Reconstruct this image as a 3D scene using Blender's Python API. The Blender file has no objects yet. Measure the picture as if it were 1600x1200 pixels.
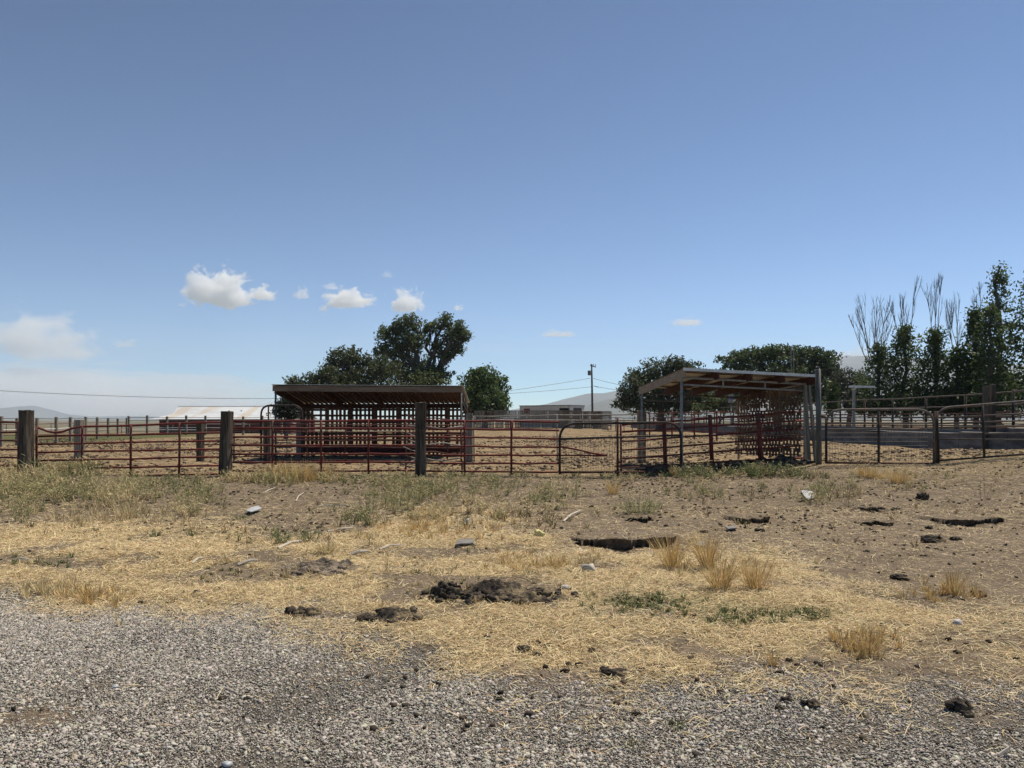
import bpy, math, random
import numpy as np
from mathutils import Vector, Matrix
R = math.radians
random.seed(7)
rng = np.random.default_rng(7)
sc = bpy.context.scene
C = sc.collection
F, HX, HY, CAMH = 1200.0, 800.0, 655.0, 1.55

# ------------------------------------------------------------------ helpers
def hash2(ix, iy, s):
    h = (ix.astype(np.int64) * 374761393 + iy.astype(np.int64) * 668265263 + s * 974634777) & 0x7fffffff
    h = ((h ^ (h >> 13)) * 1274126177) & 0x7fffffff
    return ((h ^ (h >> 16)) & 0xffff) / 65535.0
def vnoise(x, y, s=0):
    x = np.asarray(x, float); y = np.asarray(y, float)
    ix = np.floor(x); iy = np.floor(y); fx = x - ix; fy = y - iy
    fx = fx * fx * (3 - 2 * fx); fy = fy * fy * (3 - 2 * fy)
    a = hash2(ix, iy, s); b = hash2(ix + 1, iy, s); c = hash2(ix, iy + 1, s); d = hash2(ix + 1, iy + 1, s)
    return (a * (1 - fx) + b * fx) * (1 - fy) + (c * (1 - fx) + d * fx) * fy - 0.5
def fbm(x, y, s=0, o=4):
    t = 0; a = 1.0; f = 1.0
    for i in range(o):
        t = t + a * vnoise(np.asarray(x) * f, np.asarray(y) * f, s + i * 17); a *= .5; f *= 2.03
    return t
def sst(a, b, x):
    t = np.clip((np.asarray(x, float) - a) / (b - a), 0, 1); return t * t * (3 - 2 * t)
def gz(x, y): return gz0(x, y) + (pit(x, y) if LEDGES else 0)
LEDGES = []
def gz0(x, y):
    x = np.asarray(x, float); y = np.asarray(y, float)
    z = 0.34 * sst(4.5, 11, x) * sst(15, 23, y) + 0.2 * sst(11, 14.5, x) * sst(15, 21, y) * (1 - sst(24, 30, y)) 
    z = z + 0.5 * sst(30, 90, y) * sst(-20, -4, x) * (1 - sst(4.5, 12, x))
    z = z - 2.2 * sst(80, 150, y) * sst(-4, -25, x) - 3.0 * sst(150, 500, y)
    near = 1 - sst(30, 60, y)
    z = z + near * (0.07 * fbm(x * .45, y * .45, 3, 3) + 0.022 * fbm(x * 2.3, y * 2.3, 9, 3))
    pen = sst(22, 25, y) * (1 - sst(60, 100, y))
    z = z + pen * 0.10 * np.maximum(fbm(x * 1.6, y * 1.6, 21, 4), 0)
    z = z - 0.02 * (1 - sst(5.0, 5.6, y))
    return z
def gzf(x, y): return float(gz(x, y))
def ledge_uv(x, y, q):
    x0, y0, x1, y1, dep, th, sd = q; L2 = (x1 - x0) ** 2 + (y1 - y0) ** 2
    u = ((x - x0) * (x1 - x0) + (y - y0) * (y1 - y0)) / L2; ins = (u > 0) & (u < 1); u = np.clip(u, .003, .997); env = np.sin(np.pi * u) ** .35
    return u, ins, env, y - (y0 + (y1 - y0) * u) - ledge_jag(u, sd) - dep * .3 * (1 - env), th * env ** .6 * (.5 + 1.0 * (vnoise(u * 5, u * 0 + sd, sd + 2) + .5))
def pit(x, y):
    p = 0 * np.asarray(x, float)
    for q in LEDGES:
        u, ins, env, f, t = ledge_uv(x, y, q); p = np.minimum(p, -.6 * t * ins * sst(-1.1, -.1, f) * (1 - sst(.16, .32, f)))
    return p
def ledge_h(x, y):
    h = np.zeros(np.shape(x))
    for q in LEDGES:
        u, ins, env, f, t = ledge_uv(x, y, q); F = f / (q[4] * env); h = np.maximum(h, ins * (f >= 0) * (F < 1) * .4 * t * (1 - sst(.15, 1, F)))
    return h
def ledge_jag(u, sd): return .24 * fbm(u * 6 + sd, u * 0 + sd * 1.3, sd, 6) + .05 * vnoise(u * 38, u * 0 + 3.1, sd)
def gzs(x, y):
    h = ledge_h(x, y); return np.where(h > 0, gz0(x, y), gz(x, y)) + h
def P(px, py, Y): return Vector(((px - HX) / F * Y, Y, CAMH - (py - HY) / F * Y))
def G(px, py):
    z = 0.0
    for _ in range(7):
        Y = min((CAMH - z) * F / max(py - HY, 1), 400); X = (px - HX) / F * Y; z = 0.4 * z + 0.6 * float(gz0(X, Y))
    return Vector((X, Y, gzf(X, Y)))
def GX(px, Y):
    X = (px - HX) / F * Y; return Vector((X, Y, gzf(X, Y)))

class MB:
    def __init__(s): s.v = []; s.f = []
    def obox(s, c, U, V, W):
        c = Vector(c); i = len(s.v)
        for a in (-1, 1):
            for b in (-1, 1):
                for d in (-1, 1): s.v.append(c + U * a + V * b + W * d)
        for q in ((0, 1, 3, 2), (4, 6, 7, 5), (0, 4, 5, 1), (2, 3, 7, 6), (0, 2, 6, 4), (1, 5, 7, 3)): s.f.append([i + k for k in q])
        return s
    def box(s, a, b):
        a = Vector(a); b = Vector(b); h = (b - a) / 2
        return s.obox((a + b) / 2, Vector((h.x, 0, 0)), Vector((0, h.y, 0)), Vector((0, 0, h.z)))
    def bar(s, p, q, w, h, up=Vector((0, 0, 1))):
        p = Vector(p); q = Vector(q); d = (q - p); u = d.normalized(); sd = u.cross(up)
        sd = sd.normalized() if sd.length > 1e-4 else Vector((1, 0, 0)); t = sd.cross(u)
        return s.obox((p + q) / 2, d / 2, sd * w / 2, t * h / 2)
    def tube(s, pts, r, n=7, cap=True):
        pts = [Vector(p) for p in pts]; m = len(pts)
        rs = r if isinstance(r, (list, tuple)) else [r] * m
        base = len(s.v); d0 = (pts[1] - pts[0]).normalized()
        a = d0.cross(Vector((0, 0, 1)));
        if a.length < 1e-3: a = Vector((1, 0, 0))
        a.normalize()
        for k in range(m):
            d = (pts[min(k + 1, m - 1)] - pts[max(k - 1, 0)]).normalized()
            a = (a - d * a.dot(d))
            a = a.normalized() if a.length > 1e-5 else Vector((1, 0, 0))
            b = d.cross(a)
            for j in range(n):
                t = 2 * math.pi * j / n; s.v.append(pts[k] + (a * math.cos(t) + b * math.sin(t)) * rs[k])
        for k in range(m - 1):
            for j in range(n):
                j2 = (j + 1) % n; s.f.append([base + k * n + j, base + k * n + j2, base + (k + 1) * n + j2, base + (k + 1) * n + j])
        if cap:
            s.f.append([base + j for j in range(n)][::-1]); s.f.append([base + (m - 1) * n + j for j in range(n)])
        return s
    def poly(s, pts):
        i = len(s.v); s.v += [Vector(p) for p in pts]; s.f.append(list(range(i, i + len(pts)))); return s
    def prism(s, pts, d):          # closed outline extruded by vector d
        i = len(s.v); n = len(pts); d = Vector(d)
        s.v += [Vector(p) for p in pts] + [Vector(p) + d for p in pts]
        s.f.append(list(range(i, i + n))[::-1]); s.f.append(list(range(i + n, i + 2 * n)))
        for k in range(n): s.f.append([i + k, i + (k + 1) % n, i + n + (k + 1) % n, i + n + k])
        return s
    def build(s, name, m, parent=None, at=None, smooth=False):
        o0 = wloc(parent) if parent is not None else Vector(at if at is not None else (0, 0, 0))
        me = bpy.data.meshes.new(name)
        me.from_pydata([tuple(v - o0) for v in s.v], [], s.f); me.update()
        me.materials.append(m)
        if smooth: me.polygons.foreach_set('use_smooth', [True] * len(me.polygons))
        o = bpy.data.objects.new(name, me); C.objects.link(o)
        if parent is not None: o.parent = parent
        else: o.location = o0
        return o
def wloc(o):
    v = Vector(o.location)
    return v + wloc(o.parent) if o.parent else v
def tag(o, label=None, cat=None, group=None, kind=None):
    if label: o['label'] = label
    if cat: o['category'] = cat
    if group: o['group'] = group
    if kind: o['kind'] = kind
    return o
def thing(name, loc, label, cat, group=None):
    o = bpy.data.objects.new(name, None); C.objects.link(o); o.location = loc; o.empty_display_size = .2
    return tag(o, label, cat, group)
def npmesh(name, V, Fq, m, col=None, attrs=None, at=None, parent=None, smooth=False):
    """V (n,3), Fq (k,3 or 4) arrays -> one mesh object"""
    me = bpy.data.meshes.new(name); n = len(V); k, w = Fq.shape
    o0 = np.array(wloc(parent) if parent is not None else (at if at is not None else (0, 0, 0)), float)
    me.vertices.add(n); me.vertices.foreach_set('co', (V - o0).astype(np.float32).ravel())
    me.loops.add(k * w); me.loops.foreach_set('vertex_index', Fq.astype(np.int32).ravel())
    me.polygons.add(k); me.polygons.foreach_set('loop_start', np.arange(0, k * w, w, dtype=np.int32))
    me.polygons.foreach_set('loop_total', np.full(k, w, dtype=np.int32))
    if smooth: me.polygons.foreach_set('use_smooth', np.ones(k, dtype=bool))
    if col is not None:
        a = me.color_attributes.new('col', 'FLOAT_COLOR', 'POINT')
        cc = np.ones((n, 4), np.float32); cc[:, :3] = col; a.data.foreach_set('color', cc.ravel())
    for nm, arr in (attrs or {}).items():
        a = me.attributes.new(nm, 'FLOAT', 'POINT'); a.data.foreach_set('value', arr.astype(np.float32).ravel())
    me.update(calc_edges=True); me.validate()
    me.materials.append(m)
    o = bpy.data.objects.new(name, me); C.objects.link(o)
    if parent is not None: o.parent = parent
    else: o.location = o0
    return o

# ------------------------------------------------------------------ materials
class NT:
    def __init__(s, name):
        s.m = bpy.data.materials.new(name); s.m.use_nodes = True; s.t = s.m.node_tree; s.n = s.t.nodes; s.l = s.t.links
        s.b = s.n['Principled BSDF']; s.out = s.n['Material Output']
    def node(s, k, **kw):
        o = s.n.new(k)
        for a, b in kw.items(): setattr(o, a, b)
        return o
    def put(s, sock, val):
        if hasattr(val, 'is_linked') or hasattr(val, 'links'): s.l.new(val, sock)
        else: sock.default_value = val
    def coord(s, scale=(1, 1, 1)):
        tc = s.node('ShaderNodeTexCoord'); mp = s.node('ShaderNodeMapping'); mp.inputs['Scale'].default_value = scale
        s.l.new(tc.outputs['Object'], mp.inputs['Vector']); return mp.outputs['Vector']
    def noise(s, scale, detail=5, rough=.6, vec=None, dist=0):
        n = s.node('ShaderNodeTexNoise'); n.inputs['Scale'].default_value = scale; n.inputs['Detail'].default_value = detail
        n.inputs['Roughness'].default_value = rough; n.inputs['Distortion'].default_value = dist
        if vec is not None: s.l.new(vec, n.inputs['Vector'])
        return n.outputs['Fac']
    def ramp(s, fac, stops):
        r = s.node('ShaderNodeValToRGB'); e = r.color_ramp.elements
        while len(e) < len(stops): e.new(.5)
        for i, (p, c) in enumerate(stops):
            e[i].position = p; e[i].color = (c[0], c[1], c[2], 1) if hasattr(c, '__len__') else (c, c, c, 1)
        s.l.new(fac, r.inputs['Fac']); return r.outputs['Color']
    def mix(s, fac, a, b, bt='MIX'):
        m = s.node('ShaderNodeMix', data_type='RGBA', blend_type=bt); s.put(m.inputs[0], fac)
        for sock, v in ((m.inputs[6], a), (m.inputs[7], b)):
            if isinstance(v, tuple): v = (v[0], v[1], v[2], 1)
            s.put(sock, v)
        return m.outputs[2]
    def math(s, op, a, b=0.0, clamp=False):
        m = s.node('ShaderNodeMath', operation=op, use_clamp=clamp); s.put(m.inputs[0], a); s.put(m.inputs[1], b); return m.outputs[0]
    def attr(s, name, out='Fac'):
        a = s.node('ShaderNodeAttribute', attribute_name=name); return a.outputs[out]
    def bump(s, h, strength=.3, dist=.01):
        b = s.node('ShaderNodeBump'); b.inputs['Strength'].default_value = strength; b.inputs['Distance'].default_value = dist
        s.l.new(h, b.inputs['Height']); s.l.new(b.outputs['Normal'], s.b.inputs['Normal'])
def simple(name, c1, c2, scale=6, stretch=(1, 1, 1), rough=.8, metal=0, bump=.25, bd=.01, c3=None, lo=.35, hi=.65):
    t = NT(name); v = t.coord(stretch); f = t.noise(scale, 6, .65, v)
    st = [(lo, c1), (hi, c2)]
    col = t.ramp(f, st)
    if c3 is not None:
        g = t.noise(scale * .35, 4, .6, v); col = t.mix(t.ramp(g, [(.5, 0.0), (.62, 1.0)]), col, c3)
    t.put(t.b.inputs['Base Color'], col); t.b.inputs['Roughness'].default_value = rough; t.b.inputs['Metallic'].default_value = metal
    if bump: t.bump(t.noise(scale * 2.5, 4, .6, v), bump, bd)
    return t.m
def vcol(name, rough=.85, transl=0.0, spec=.2):
    t = NT(name); c = t.attr('col', 'Color'); t.put(t.b.inputs['Base Color'], c); t.b.inputs['Roughness'].default_value = rough
    t.b.inputs['Specular IOR Level'].default_value = spec
    if transl:
        tr = t.node('ShaderNodeBsdfTranslucent'); t.l.new(c, tr.inputs['Color'])
        mx = t.node('ShaderNodeMixShader'); mx.inputs[0].default_value = transl
        t.l.new(t.b.outputs[0], mx.inputs[1]); t.l.new(tr.outputs[0], mx.inputs[2]); t.l.new(mx.outputs[0], t.out.inputs['Surface'])
    return t.m
M = {}
M['tie'] = simple('tie_wood', (.02, .013, .009), (.085, .06, .04), 7, (3, 3, .35), .9, 0, .6, .02, c3=(.15, .115, .08))
M['greywood'] = simple('grey_wood', (.11, .09, .07), (.30, .26, .21), 6, (3, 3, .4), .9, 0, .4, .01)
M['palewood'] = simple('pale_wood', (.12, .085, .055), (.27, .20, .135), 5, (1, 1, 1), .85, 0, .3, .006, c3=(.09, .06, .04))
M['palletwood'] = simple('pallet_wood', (.12, .068, .04), (.27, .165, .10), 6, (1, 1, 1), .9, 0, .3, .006, c3=(.08, .045, .028))
M['darkwood'] = simple('dark_wood', (.05, .024, .016), (.14, .07, .046), 5, (1, 1, 1), .9, 0, .3, .006, c3=(.11, .035, .022))
M['fasciapale'] = simple('pale_fascia', (.20, .14, .095), (.38, .285, .20), 4, (.4, 2, 4), .85, 0, .3, .006)
M['redwood'] = simple('red_wood', (.038, .012, .008), (.10, .032, .02), 7, (4, .6, 1), .85, 0, .3, .006)
M['fascia'] = simple('fascia_wood', (.13, .085, .055), (.25, .175, .12), 4, (.4, 2, 4), .85, 0, .3, .006)
M['red'] = simple('red_paint', (.10, .012, .009), (.20, .025, .018), 9, (1, 1, 1), .85, 0, .1, .002, c3=(.12, .05, .03))
M['rust'] = simple('rusty_paint', (.055, .018, .013), (.13, .032, .022), 10, (1, 1, 1), .9, 0, .15, .003, c3=(.12, .065, .045))
M['black'] = simple('dark_paint', (.012, .011, .010), (.038, .031, .026), 9, (1, 1, 1), .9, 0, .1, .002, c3=(.09, .05, .035))
M['galv'] = simple('galvanised_pipe', (.19, .175, .155), (.36, .335, .30), 8, (1, 1, 1), .75, 0, .05, .001)
M['pipe'] = simple('weathered_pipe', (.06, .05, .043), (.15, .13, .112), 8, (1, 1, 1), .85, 0, .08, .002, c3=(.16, .10, .07))
M['white'] = simple('white_pipe', (.55, .54, .52), (.75, .74, .72), 6, (1, 1, 1), .6, 0, .05, .001)
M['concrete'] = simple('concrete', (.075, .075, .08), (.17, .167, .165), 2.2, (1, .5, 2), .85, 0, .3, .006, c3=(.055, .054, .056))
M['polewood'] = simple('pole_wood', (.05, .04, .032), (.12, .095, .075), 5, (3, 3, .2), .9, 0, .3, .01)
M['greysteel'] = simple('grey_steel', (.065, .063, .058), (.145, .138, .125), 4, (2, 2, .3), .75, 0, .15, .004)
M['bark'] = simple('bark', (.045, .036, .028), (.14, .115, .09), 5, (3, 3, .5), .95, 0, .6, .03)
M['deadbark'] = simple('dead_bark', (.07, .058, .048), (.16, .135, .115), 4, (2, 2, .5), .9, 0, .3, .01)
M['barn'] = simple('barn_red', (.055, .010, .008), (.115, .024, .018), 2, (3, 3, .5), .85, 0, .2, .02)
M['shed'] = simple('shed_panel', (.58, .56, .51), (.72, .70, .64), 1.2, (3, 3, .4), .7, 0, .1, .01)
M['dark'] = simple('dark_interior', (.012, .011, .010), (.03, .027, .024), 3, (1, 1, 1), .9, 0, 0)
M['shedred'] = simple('red_shutter', (.14, .03, .02), (.22, .05, .04), 4, (1, 1, 1), .8, 0, 0)
M['wire'] = simple('dark_wire', (.03, .03, .03), (.06, .06, .06), 5, (1, 1, 1), .6, 0, 0)
M['mesh'] = simple('wire_mesh', (.10, .085, .07), (.18, .15, .12), 8, (1, 1, 1), .6, .4, 0)
M['roofB'] = simple('roof_sheet', (.52, .50, .46), (.70, .68, .64), 2.2, (1, 3, 1), .5, .35, .05, .002, c3=(.42, .36, .28))
M['plastic'] = simple('pale_plastic', (.30, .31, .32), (.48, .49, .50), 9, (1, 1, 1), .5, 0, .4, .01)
M['yellow'] = simple('yellow_scrap', (.55, .48, .16), (.72, .66, .30), 9, (1, 1, 1), .7, 0, .4, .01)
M['bone'] = simple('bleached_wood', (.38, .33, .26), (.62, .57, .48), 9, (1, 1, .5), .9, 0, .4, .005)
M['slate'] = simple('grey_scrap', (.12, .11, .10), (.22, .205, .19), 6, (1, 1, 1), .85, 0, .3, .006)
M['rock'] = simple('pale_rock', (.34, .31, .27), (.58, .55, .50), 8, (1, 1, 1), .9, 0, .6, .02)
M['dung'] = simple('dry_dung', (.024, .018, .013), (.085, .064, .046), 22, (1, 1, 1), .98, 0, 1.0, .02, c3=(.22, .17, .10), lo=.38, hi=.7)
M['clay'] = simple('dirt_crust', (.115, .088, .063), (.22, .175, .128), 9, (1, 1, 1), .95, 0, 1.0, .03, c3=(.25, .20, .15))
M['leaf'] = vcol('leaf', .55, .45, .35)
M['straw'] = vcol('straw', .7, .15, .25)
M['weed'] = vcol('weed', .75, .2, .2)
M['stone'] = vcol('gravel_stone', .9, 0, .2)

def m_barnroof():
    t = NT('barn_roof'); v = t.coord((1, 1, 1))
    s = t.noise(.28, 2, .5, t.coord((1, .12, .05))); f = t.noise(2.0, 4, .6, v)
    base = t.ramp(f, [(.3, (.55, .57, .58)), (.7, (.72, .74, .75))])
    col = t.mix(t.ramp(s, [(.52, 0.0), (.60, .75)]), base, (.58, .50, .40))
    t.put(t.b.inputs['Base Color'], col); t.b.inputs['Roughness'].default_value = .5; t.b.inputs['Metallic'].default_value = .2
    return t.m
M['barnroof'] = m_barnroof()
def m_hill():
    t = NT('hill'); v = t.coord((1, 1, 1)); f = t.noise(.0016, 8, .62, v)
    t.put(t.b.inputs['Base Color'], t.ramp(f, [(.3, (.045, .055, .045)), (.55, (.10, .095, .075)), (.75, (.16, .14, .11))])); t.b.inputs['Roughness'].default_value = 1
    return t.m
M['hill'] = m_hill()

def m_ground():
    t = NT('ground'); v = t.coord((1, 1, 1))
    big = t.noise(.7, 5, .6, v); mid = t.noise(5, 6, .65, v); fine = t.noise(38, 6, .7, v); ultra = t.noise(140, 3, .6, v)
    dirt = t.ramp(mid, [(.28, (.115, .088, .063)), (.5, (.185, .145, .105)), (.72, (.25, .20, .15))])
    dirt = t.mix(t.ramp(t.noise(1.7, 7, .72, t.coord((.6, 1.3, 1))), [(.36, .7), (.5, 0.0)]), dirt, (.085, .066, .048))
    dirt = t.mix(t.ramp(fine, [(.34, .9), (.47, 0.0)]), dirt, (.04, .031, .024))
    dirt = t.mix(t.ramp(ultra, [(.56, 0.0), (.66, .7)]), dirt, (.40, .32, .21))
    pen = t.ramp(mid, [(.25, (.20, .145, .085)), (.5, (.33, .245, .142)), (.75, (.42, .32, .195))])
    pd = t.noise(2.6, 6, .72, t.coord((.55, 1.6, 1)))
    pen = t.mix(t.ramp(pd, [(.42, .92), (.53, 0.0)]), pen, (.07, .05, .036))
    pen = t.mix(t.ramp(t.noise(7, 5, .7, t.coord((.6, 1.4, 1))), [(.38, .8), (.46, 0.0)]), pen, (.06, .044, .032))
    stv = t.coord((22, 60, 30)); sf = t.noise(1.0, 4, .7, stv, 2.0); sf2 = t.noise(1.0, 4, .7, t.coord((60, 26, 30)), 2.0)
    sm = t.math('MAXIMUM', sf, sf2)
    straw = t.ramp(sm, [(.44, (.10, .075, .045)), (.54, (.34, .26, .145)), (.66, (.62, .50, .30))])
    grav = t.ramp(fine, [(.25, (.05, .045, .038)), (.5, (.16, .145, .122)), (.75, (.29, .26, .22))])
    grav = t.mix(t.ramp(ultra, [(.38, .85), (.5, 0.0)]), grav, (.05, .044, .037))
    grav = t.mix(t.ramp(big, [(.54, 0.0), (.66, .8)]), grav, t.ramp(fine, [(.3, (.12, .10, .078)), (.6, (.25, .215, .17))]))
    green = t.ramp(fine, [(.3, (.03, .045, .015)), (.7, (.10, .125, .045))])
    far = t.ramp(t.noise(.02, 6, .6, v), [(.3, (.06, .07, .04)), (.5, (.15, .13, .08)), (.7, (.24, .20, .13))])
    def msk(nm, k=.45, nz=mid):   # break the mask edge with noise
        a = t.math('ADD', t.attr(nm), t.math('MULTIPLY', t.math('SUBTRACT', nz, .5), k))
        return t.ramp(a, [(.30, 0.0), (.70, 1.0)])
    col = t.mix(msk('pen', .3), dirt, pen)
    col = t.mix(msk('straw', .9, fine), col, straw)
    col = t.mix(msk('gravel', .9, fine), col, grav)
    col = t.mix(t.math('MULTIPLY', msk('green', 1.0, fine), .8), col, green)
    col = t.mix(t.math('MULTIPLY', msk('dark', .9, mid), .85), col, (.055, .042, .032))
    col = t.mix(t.attr('far'), col, far)
    t.put(t.b.inputs['Base Color'], col); t.b.inputs['Roughness'].default_value = .97; t.b.inputs['Specular IOR Level'].default_value = .1
    h = t.math('ADD', t.math('MULTIPLY', mid, 1.6), t.math('ADD', fine, t.math('MULTIPLY', pd, 1.2)))
    t.bump(h, .75, .035)
    return t.m
M['ground'] = m_ground()

# ------------------------------------------------------------------ pixel-authored zone masks (world anchored: evaluated where the ground lies)
GBX = [-900, 0, 150, 300, 420, 520, 640, 800, 1000, 1200, 1400, 1600, 2400]
GBY = [908, 914, 936, 950, 948, 975, 1008, 1036, 1050, 1052, 1066, 1050, 1040]
def toPx(x, y):
    Y = np.maximum(y, .5); return HX + x / Y * F, HY + CAMH / Y * F
def bl(px, py, cx, cy, rx, ry): return np.exp(-(((px - cx) / rx) ** 2 + ((py - cy) / ry) ** 2))
def masks(x, y):
    px, py = toPx(x, y)
    wob = 16 * fbm(x * 1.3, y * 1.3, 31, 4)
    gravel = sst(-26, 42, py - np.interp(px, GBX, GBY) + wob * 2.0) * (y > -50)
    gravel = gravel * (1 - .5 * sst(620, 1000, px) * sst(1160, 1060, py) * sst(-.1, .3, fbm(x * 1.7, y * 1.7, 35, 4) + .1))
    grav0 = gravel
    n1 = fbm(x * 1.1, y * 1.1, 41, 5); n2 = fbm(x * 3.3, y * 3.3, 47, 4)
    top = np.interp(px, [-800, 0, 350, 480, 600, 700, 850, 1000, 1150, 1250, 1400, 1600, 2400], [815, 818, 826, 842, 812, 806, 838, 866, 872, 880, 905, 925, 930])
    s = sst(-24, 34, py - top + wob * 2.6)
    right = np.interp(px, [0, 1150, 1350, 1600, 2400], [1, 1, .62, .5, .5])
    s = s * right * (0.52 + 1.7 * n1 + .9 * n2)
    for cx, cy, rx, ry, a in ((180, 930, 260, 26, .7), (350, 955, 200, 18, .6), (1050, 885, 190, 30, .6), (1130, 940, 130, 22, .4), (680, 832, 110, 24, .55), (300, 850, 260, 26, .45), (760, 990, 260, 26, .5), (980, 980, 200, 30, .5),
                             (1380, 745, 90, 9, .5), (1550, 745, 120, 18, .45), (500, 852, 60, 18, .4), (1250, 985, 220, 25, .25), (1450, 960, 120, 20, .3)):
        s = s + a * bl(px, py, cx, cy, rx, ry)
    for cx, cy, rx, ry, a in ((495, 890, 70, 17, 1.0), (310, 902, 80, 10, .8), (770, 928, 115, 20, 1.0), (600, 962, 80, 12, .8), (90, 882, 130, 14, .55), (1300, 905, 90, 18, .5), (470, 958, 40, 8, .8), (1540, 885, 120, 30, .5), (540, 1000, 90, 16, .6), (460, 815, 110, 22, .8)):
        s = s - a * bl(px, py, cx, cy, rx, ry)
    s = np.clip(s, 0, 1) * (1 - gravel) * (py < 1300)
    bare = 0 * px
    for cx, cy, rx, ry, a in ((50, 1108, 110, 26, .85), (150, 1062, 70, 12, .6), (540, 1040, 120, 18, .6), (330, 1090, 90, 14, .4), (230, 985, 120, 10, .35), (1300, 1150, 130, 20, .6), (820, 1120, 140, 16, .5), (1080, 1190, 160, 16, .4), (1540, 1120, 100, 26, .5), (420, 1185, 90, 12, .4)):
        bare = bare + a * bl(px + 40 * fbm(x * 2, y * 2, 61, 3), py + 14 * fbm(x * 2.2, y * 2.2, 62, 3), cx, cy, rx, ry)
    gravel = gravel * (1 - np.clip(bare, 0, .9))
    # drifts of straw on the gravel edge
    s = np.clip(s + gravel * sst(60, 0, py - np.interp(px, GBX, GBY)) * (.45 + n2 * 1.2) * (px > 420), 0, 1)
    g = np.zeros_like(px)
    for cx, cy, rx, ry, a in ((60, 770, 190, 22, .3), (20, 755, 120, 16, .3), (300, 790, 60, 14, .3), (1010, 945, 90, 16, .6), (1150, 965, 90, 14, .5), (1265, 965, 50, 10, .5), (1000, 792, 60, 16, .5), (1180, 738, 60, 5, .5), (820, 780, 60, 12, .3), (690, 765, 120, 12, .35), (500, 752, 100, 8, .35)):
        g = g + a * bl(px, py, cx, cy, rx, ry)
    g = g + .5 * sst(22, 26, x) * (y > 36) * (y < 95) * (n1 > -.1)
    g = g + (y > 50) * (x < -20) * .9 * sst(42, 52, y) * (1 - sst(70, 90, y)) * sst(-26, -31, x)
    pen = sst(21.0, 22.0, y) * (1 - sst(110, 170, y))
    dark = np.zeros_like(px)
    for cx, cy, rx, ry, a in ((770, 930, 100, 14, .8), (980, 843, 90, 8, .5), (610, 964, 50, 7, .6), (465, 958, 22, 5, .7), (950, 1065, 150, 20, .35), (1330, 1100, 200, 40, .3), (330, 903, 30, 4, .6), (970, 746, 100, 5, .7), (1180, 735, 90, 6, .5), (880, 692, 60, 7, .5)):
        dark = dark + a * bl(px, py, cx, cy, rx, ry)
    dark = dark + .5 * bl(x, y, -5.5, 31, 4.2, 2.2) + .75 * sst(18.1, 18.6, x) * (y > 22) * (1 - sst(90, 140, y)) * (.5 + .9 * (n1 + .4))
    return dict(gravel=gravel, straw=s, green=np.clip(g, 0, 1), pen=pen, dark=np.clip(dark, 0, 1), far=sst(150, 260, y))

# ------------------------------------------------------------------ ground
def build_ground():
    ys = [-6.0]
    while ys[-1] < 70: ys.append(ys[-1] + max((ys[-1] + 8) * .0055, .03))
    while ys[-1] < 11000: ys.append(ys[-1] * 1.06)
    ys = np.array(ys); us = np.linspace(-1.55, 1.55, 560)
    YY, UU = np.meshgrid(ys, us, indexing='ij'); XX = UU * (YY + 8)
    x, y = XX.ravel(), YY.ravel(); z = gz(x, y)
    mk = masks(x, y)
    z = z + mk['straw'] * .012 * fbm(x * 9, y * 9, 77, 2) - mk['gravel'] * .006
    r, c = YY.shape; i = np.arange(r * c).reshape(r, c)
    Fq = np.stack([i[:-1, :-1], i[:-1, 1:], i[1:, 1:], i[1:, :-1]], -1).reshape(-1, 4)
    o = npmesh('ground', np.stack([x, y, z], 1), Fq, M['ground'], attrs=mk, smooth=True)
    tag(o, kind='structure')
def slab(name, px0, px1, py, depth, th, label, cat, mat='clay', seed=0):
    """broken crust of dirt: top rises out of the ground behind, undercut front edge"""
    a = G(px0, py); b = G(px1, py); c = (a + b) / 2; n = 110; u = np.clip(np.linspace(0, 1, n), .003, .997)
    LEDGES.append((a.x, a.y, b.x, b.y, depth, th, seed))
    env = np.sin(np.pi * u) ** .35; x = a.x + (b.x - a.x) * u; y0 = a.y + (b.y - a.y) * u + ledge_jag(u, seed) + depth * .3 * (1 - env)
    rows = []; zt = gzs(x, y0 + .004); 
    for k, (dy, fz) in enumerate(((.10, -.12), (.08, .1), (.05, .3), (.07, .5), (.03, .7), (.02, .88), (0, 1.0))):
        y = y0 + dy * np.minimum(1, (zt - gz(x, y0 - .03)) / .08) + .025 * fbm(u * 30, u * 0 + k * 1.7, seed + 5, 3) * (k < 6); zb = gz(x, y0 - .03); rows.append(np.stack([x, y, zb + (zt - zb) * fz], 1))
    for f in (.01, .03, .06, .1, .16, .24, .33, .44, .56, .7, .85, .99):
        y = y0 + f * depth * env + .004; z = gz0(x, y) + ledge_h(x, y) + .010 * fbm(x * 8, y * 8, seed + 9, 4) + .008; rows.append(np.stack([x, y, z - (.03 if f > .9 else 0)], 1))
    V = np.concatenate(rows); m = len(rows); i = np.arange(m * n).reshape(m, n)
    Fq = np.stack([i[:-1, :-1], i[:-1, 1:], i[1:, 1:], i[1:, :-1]], -1).reshape(-1, 4)
    return tag(npmesh(name, V, Fq, M[mat], at=c), label, cat)
slab('dirt_ledge', 896, 1070, 848, 1.5, 0.117, 'long undercut brown dirt ledge with a dark shaded front in mid yard', 'dirt ledge', 'ground', 4)
slab('dirt_ledge', 1140, 1216, 813, 1.2, .085, 'short dark dirt ledge on the bare ground in front of the open shelter', 'dirt ledge', 'ground', 9)
slab('dirt_ledge', 1460, 1590, 815, 1.6, 0.094, 'broad pale dirt ledge with a thin dark gap beneath, at far right', 'dirt ledge', 'ground', 14)
slab('dirt_ledge', 1335, 1388, 796, .9, .05, 'small rough dirt ledge beside the torn plastic sheet', 'dirt ledge', 'ground', 19)
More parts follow.
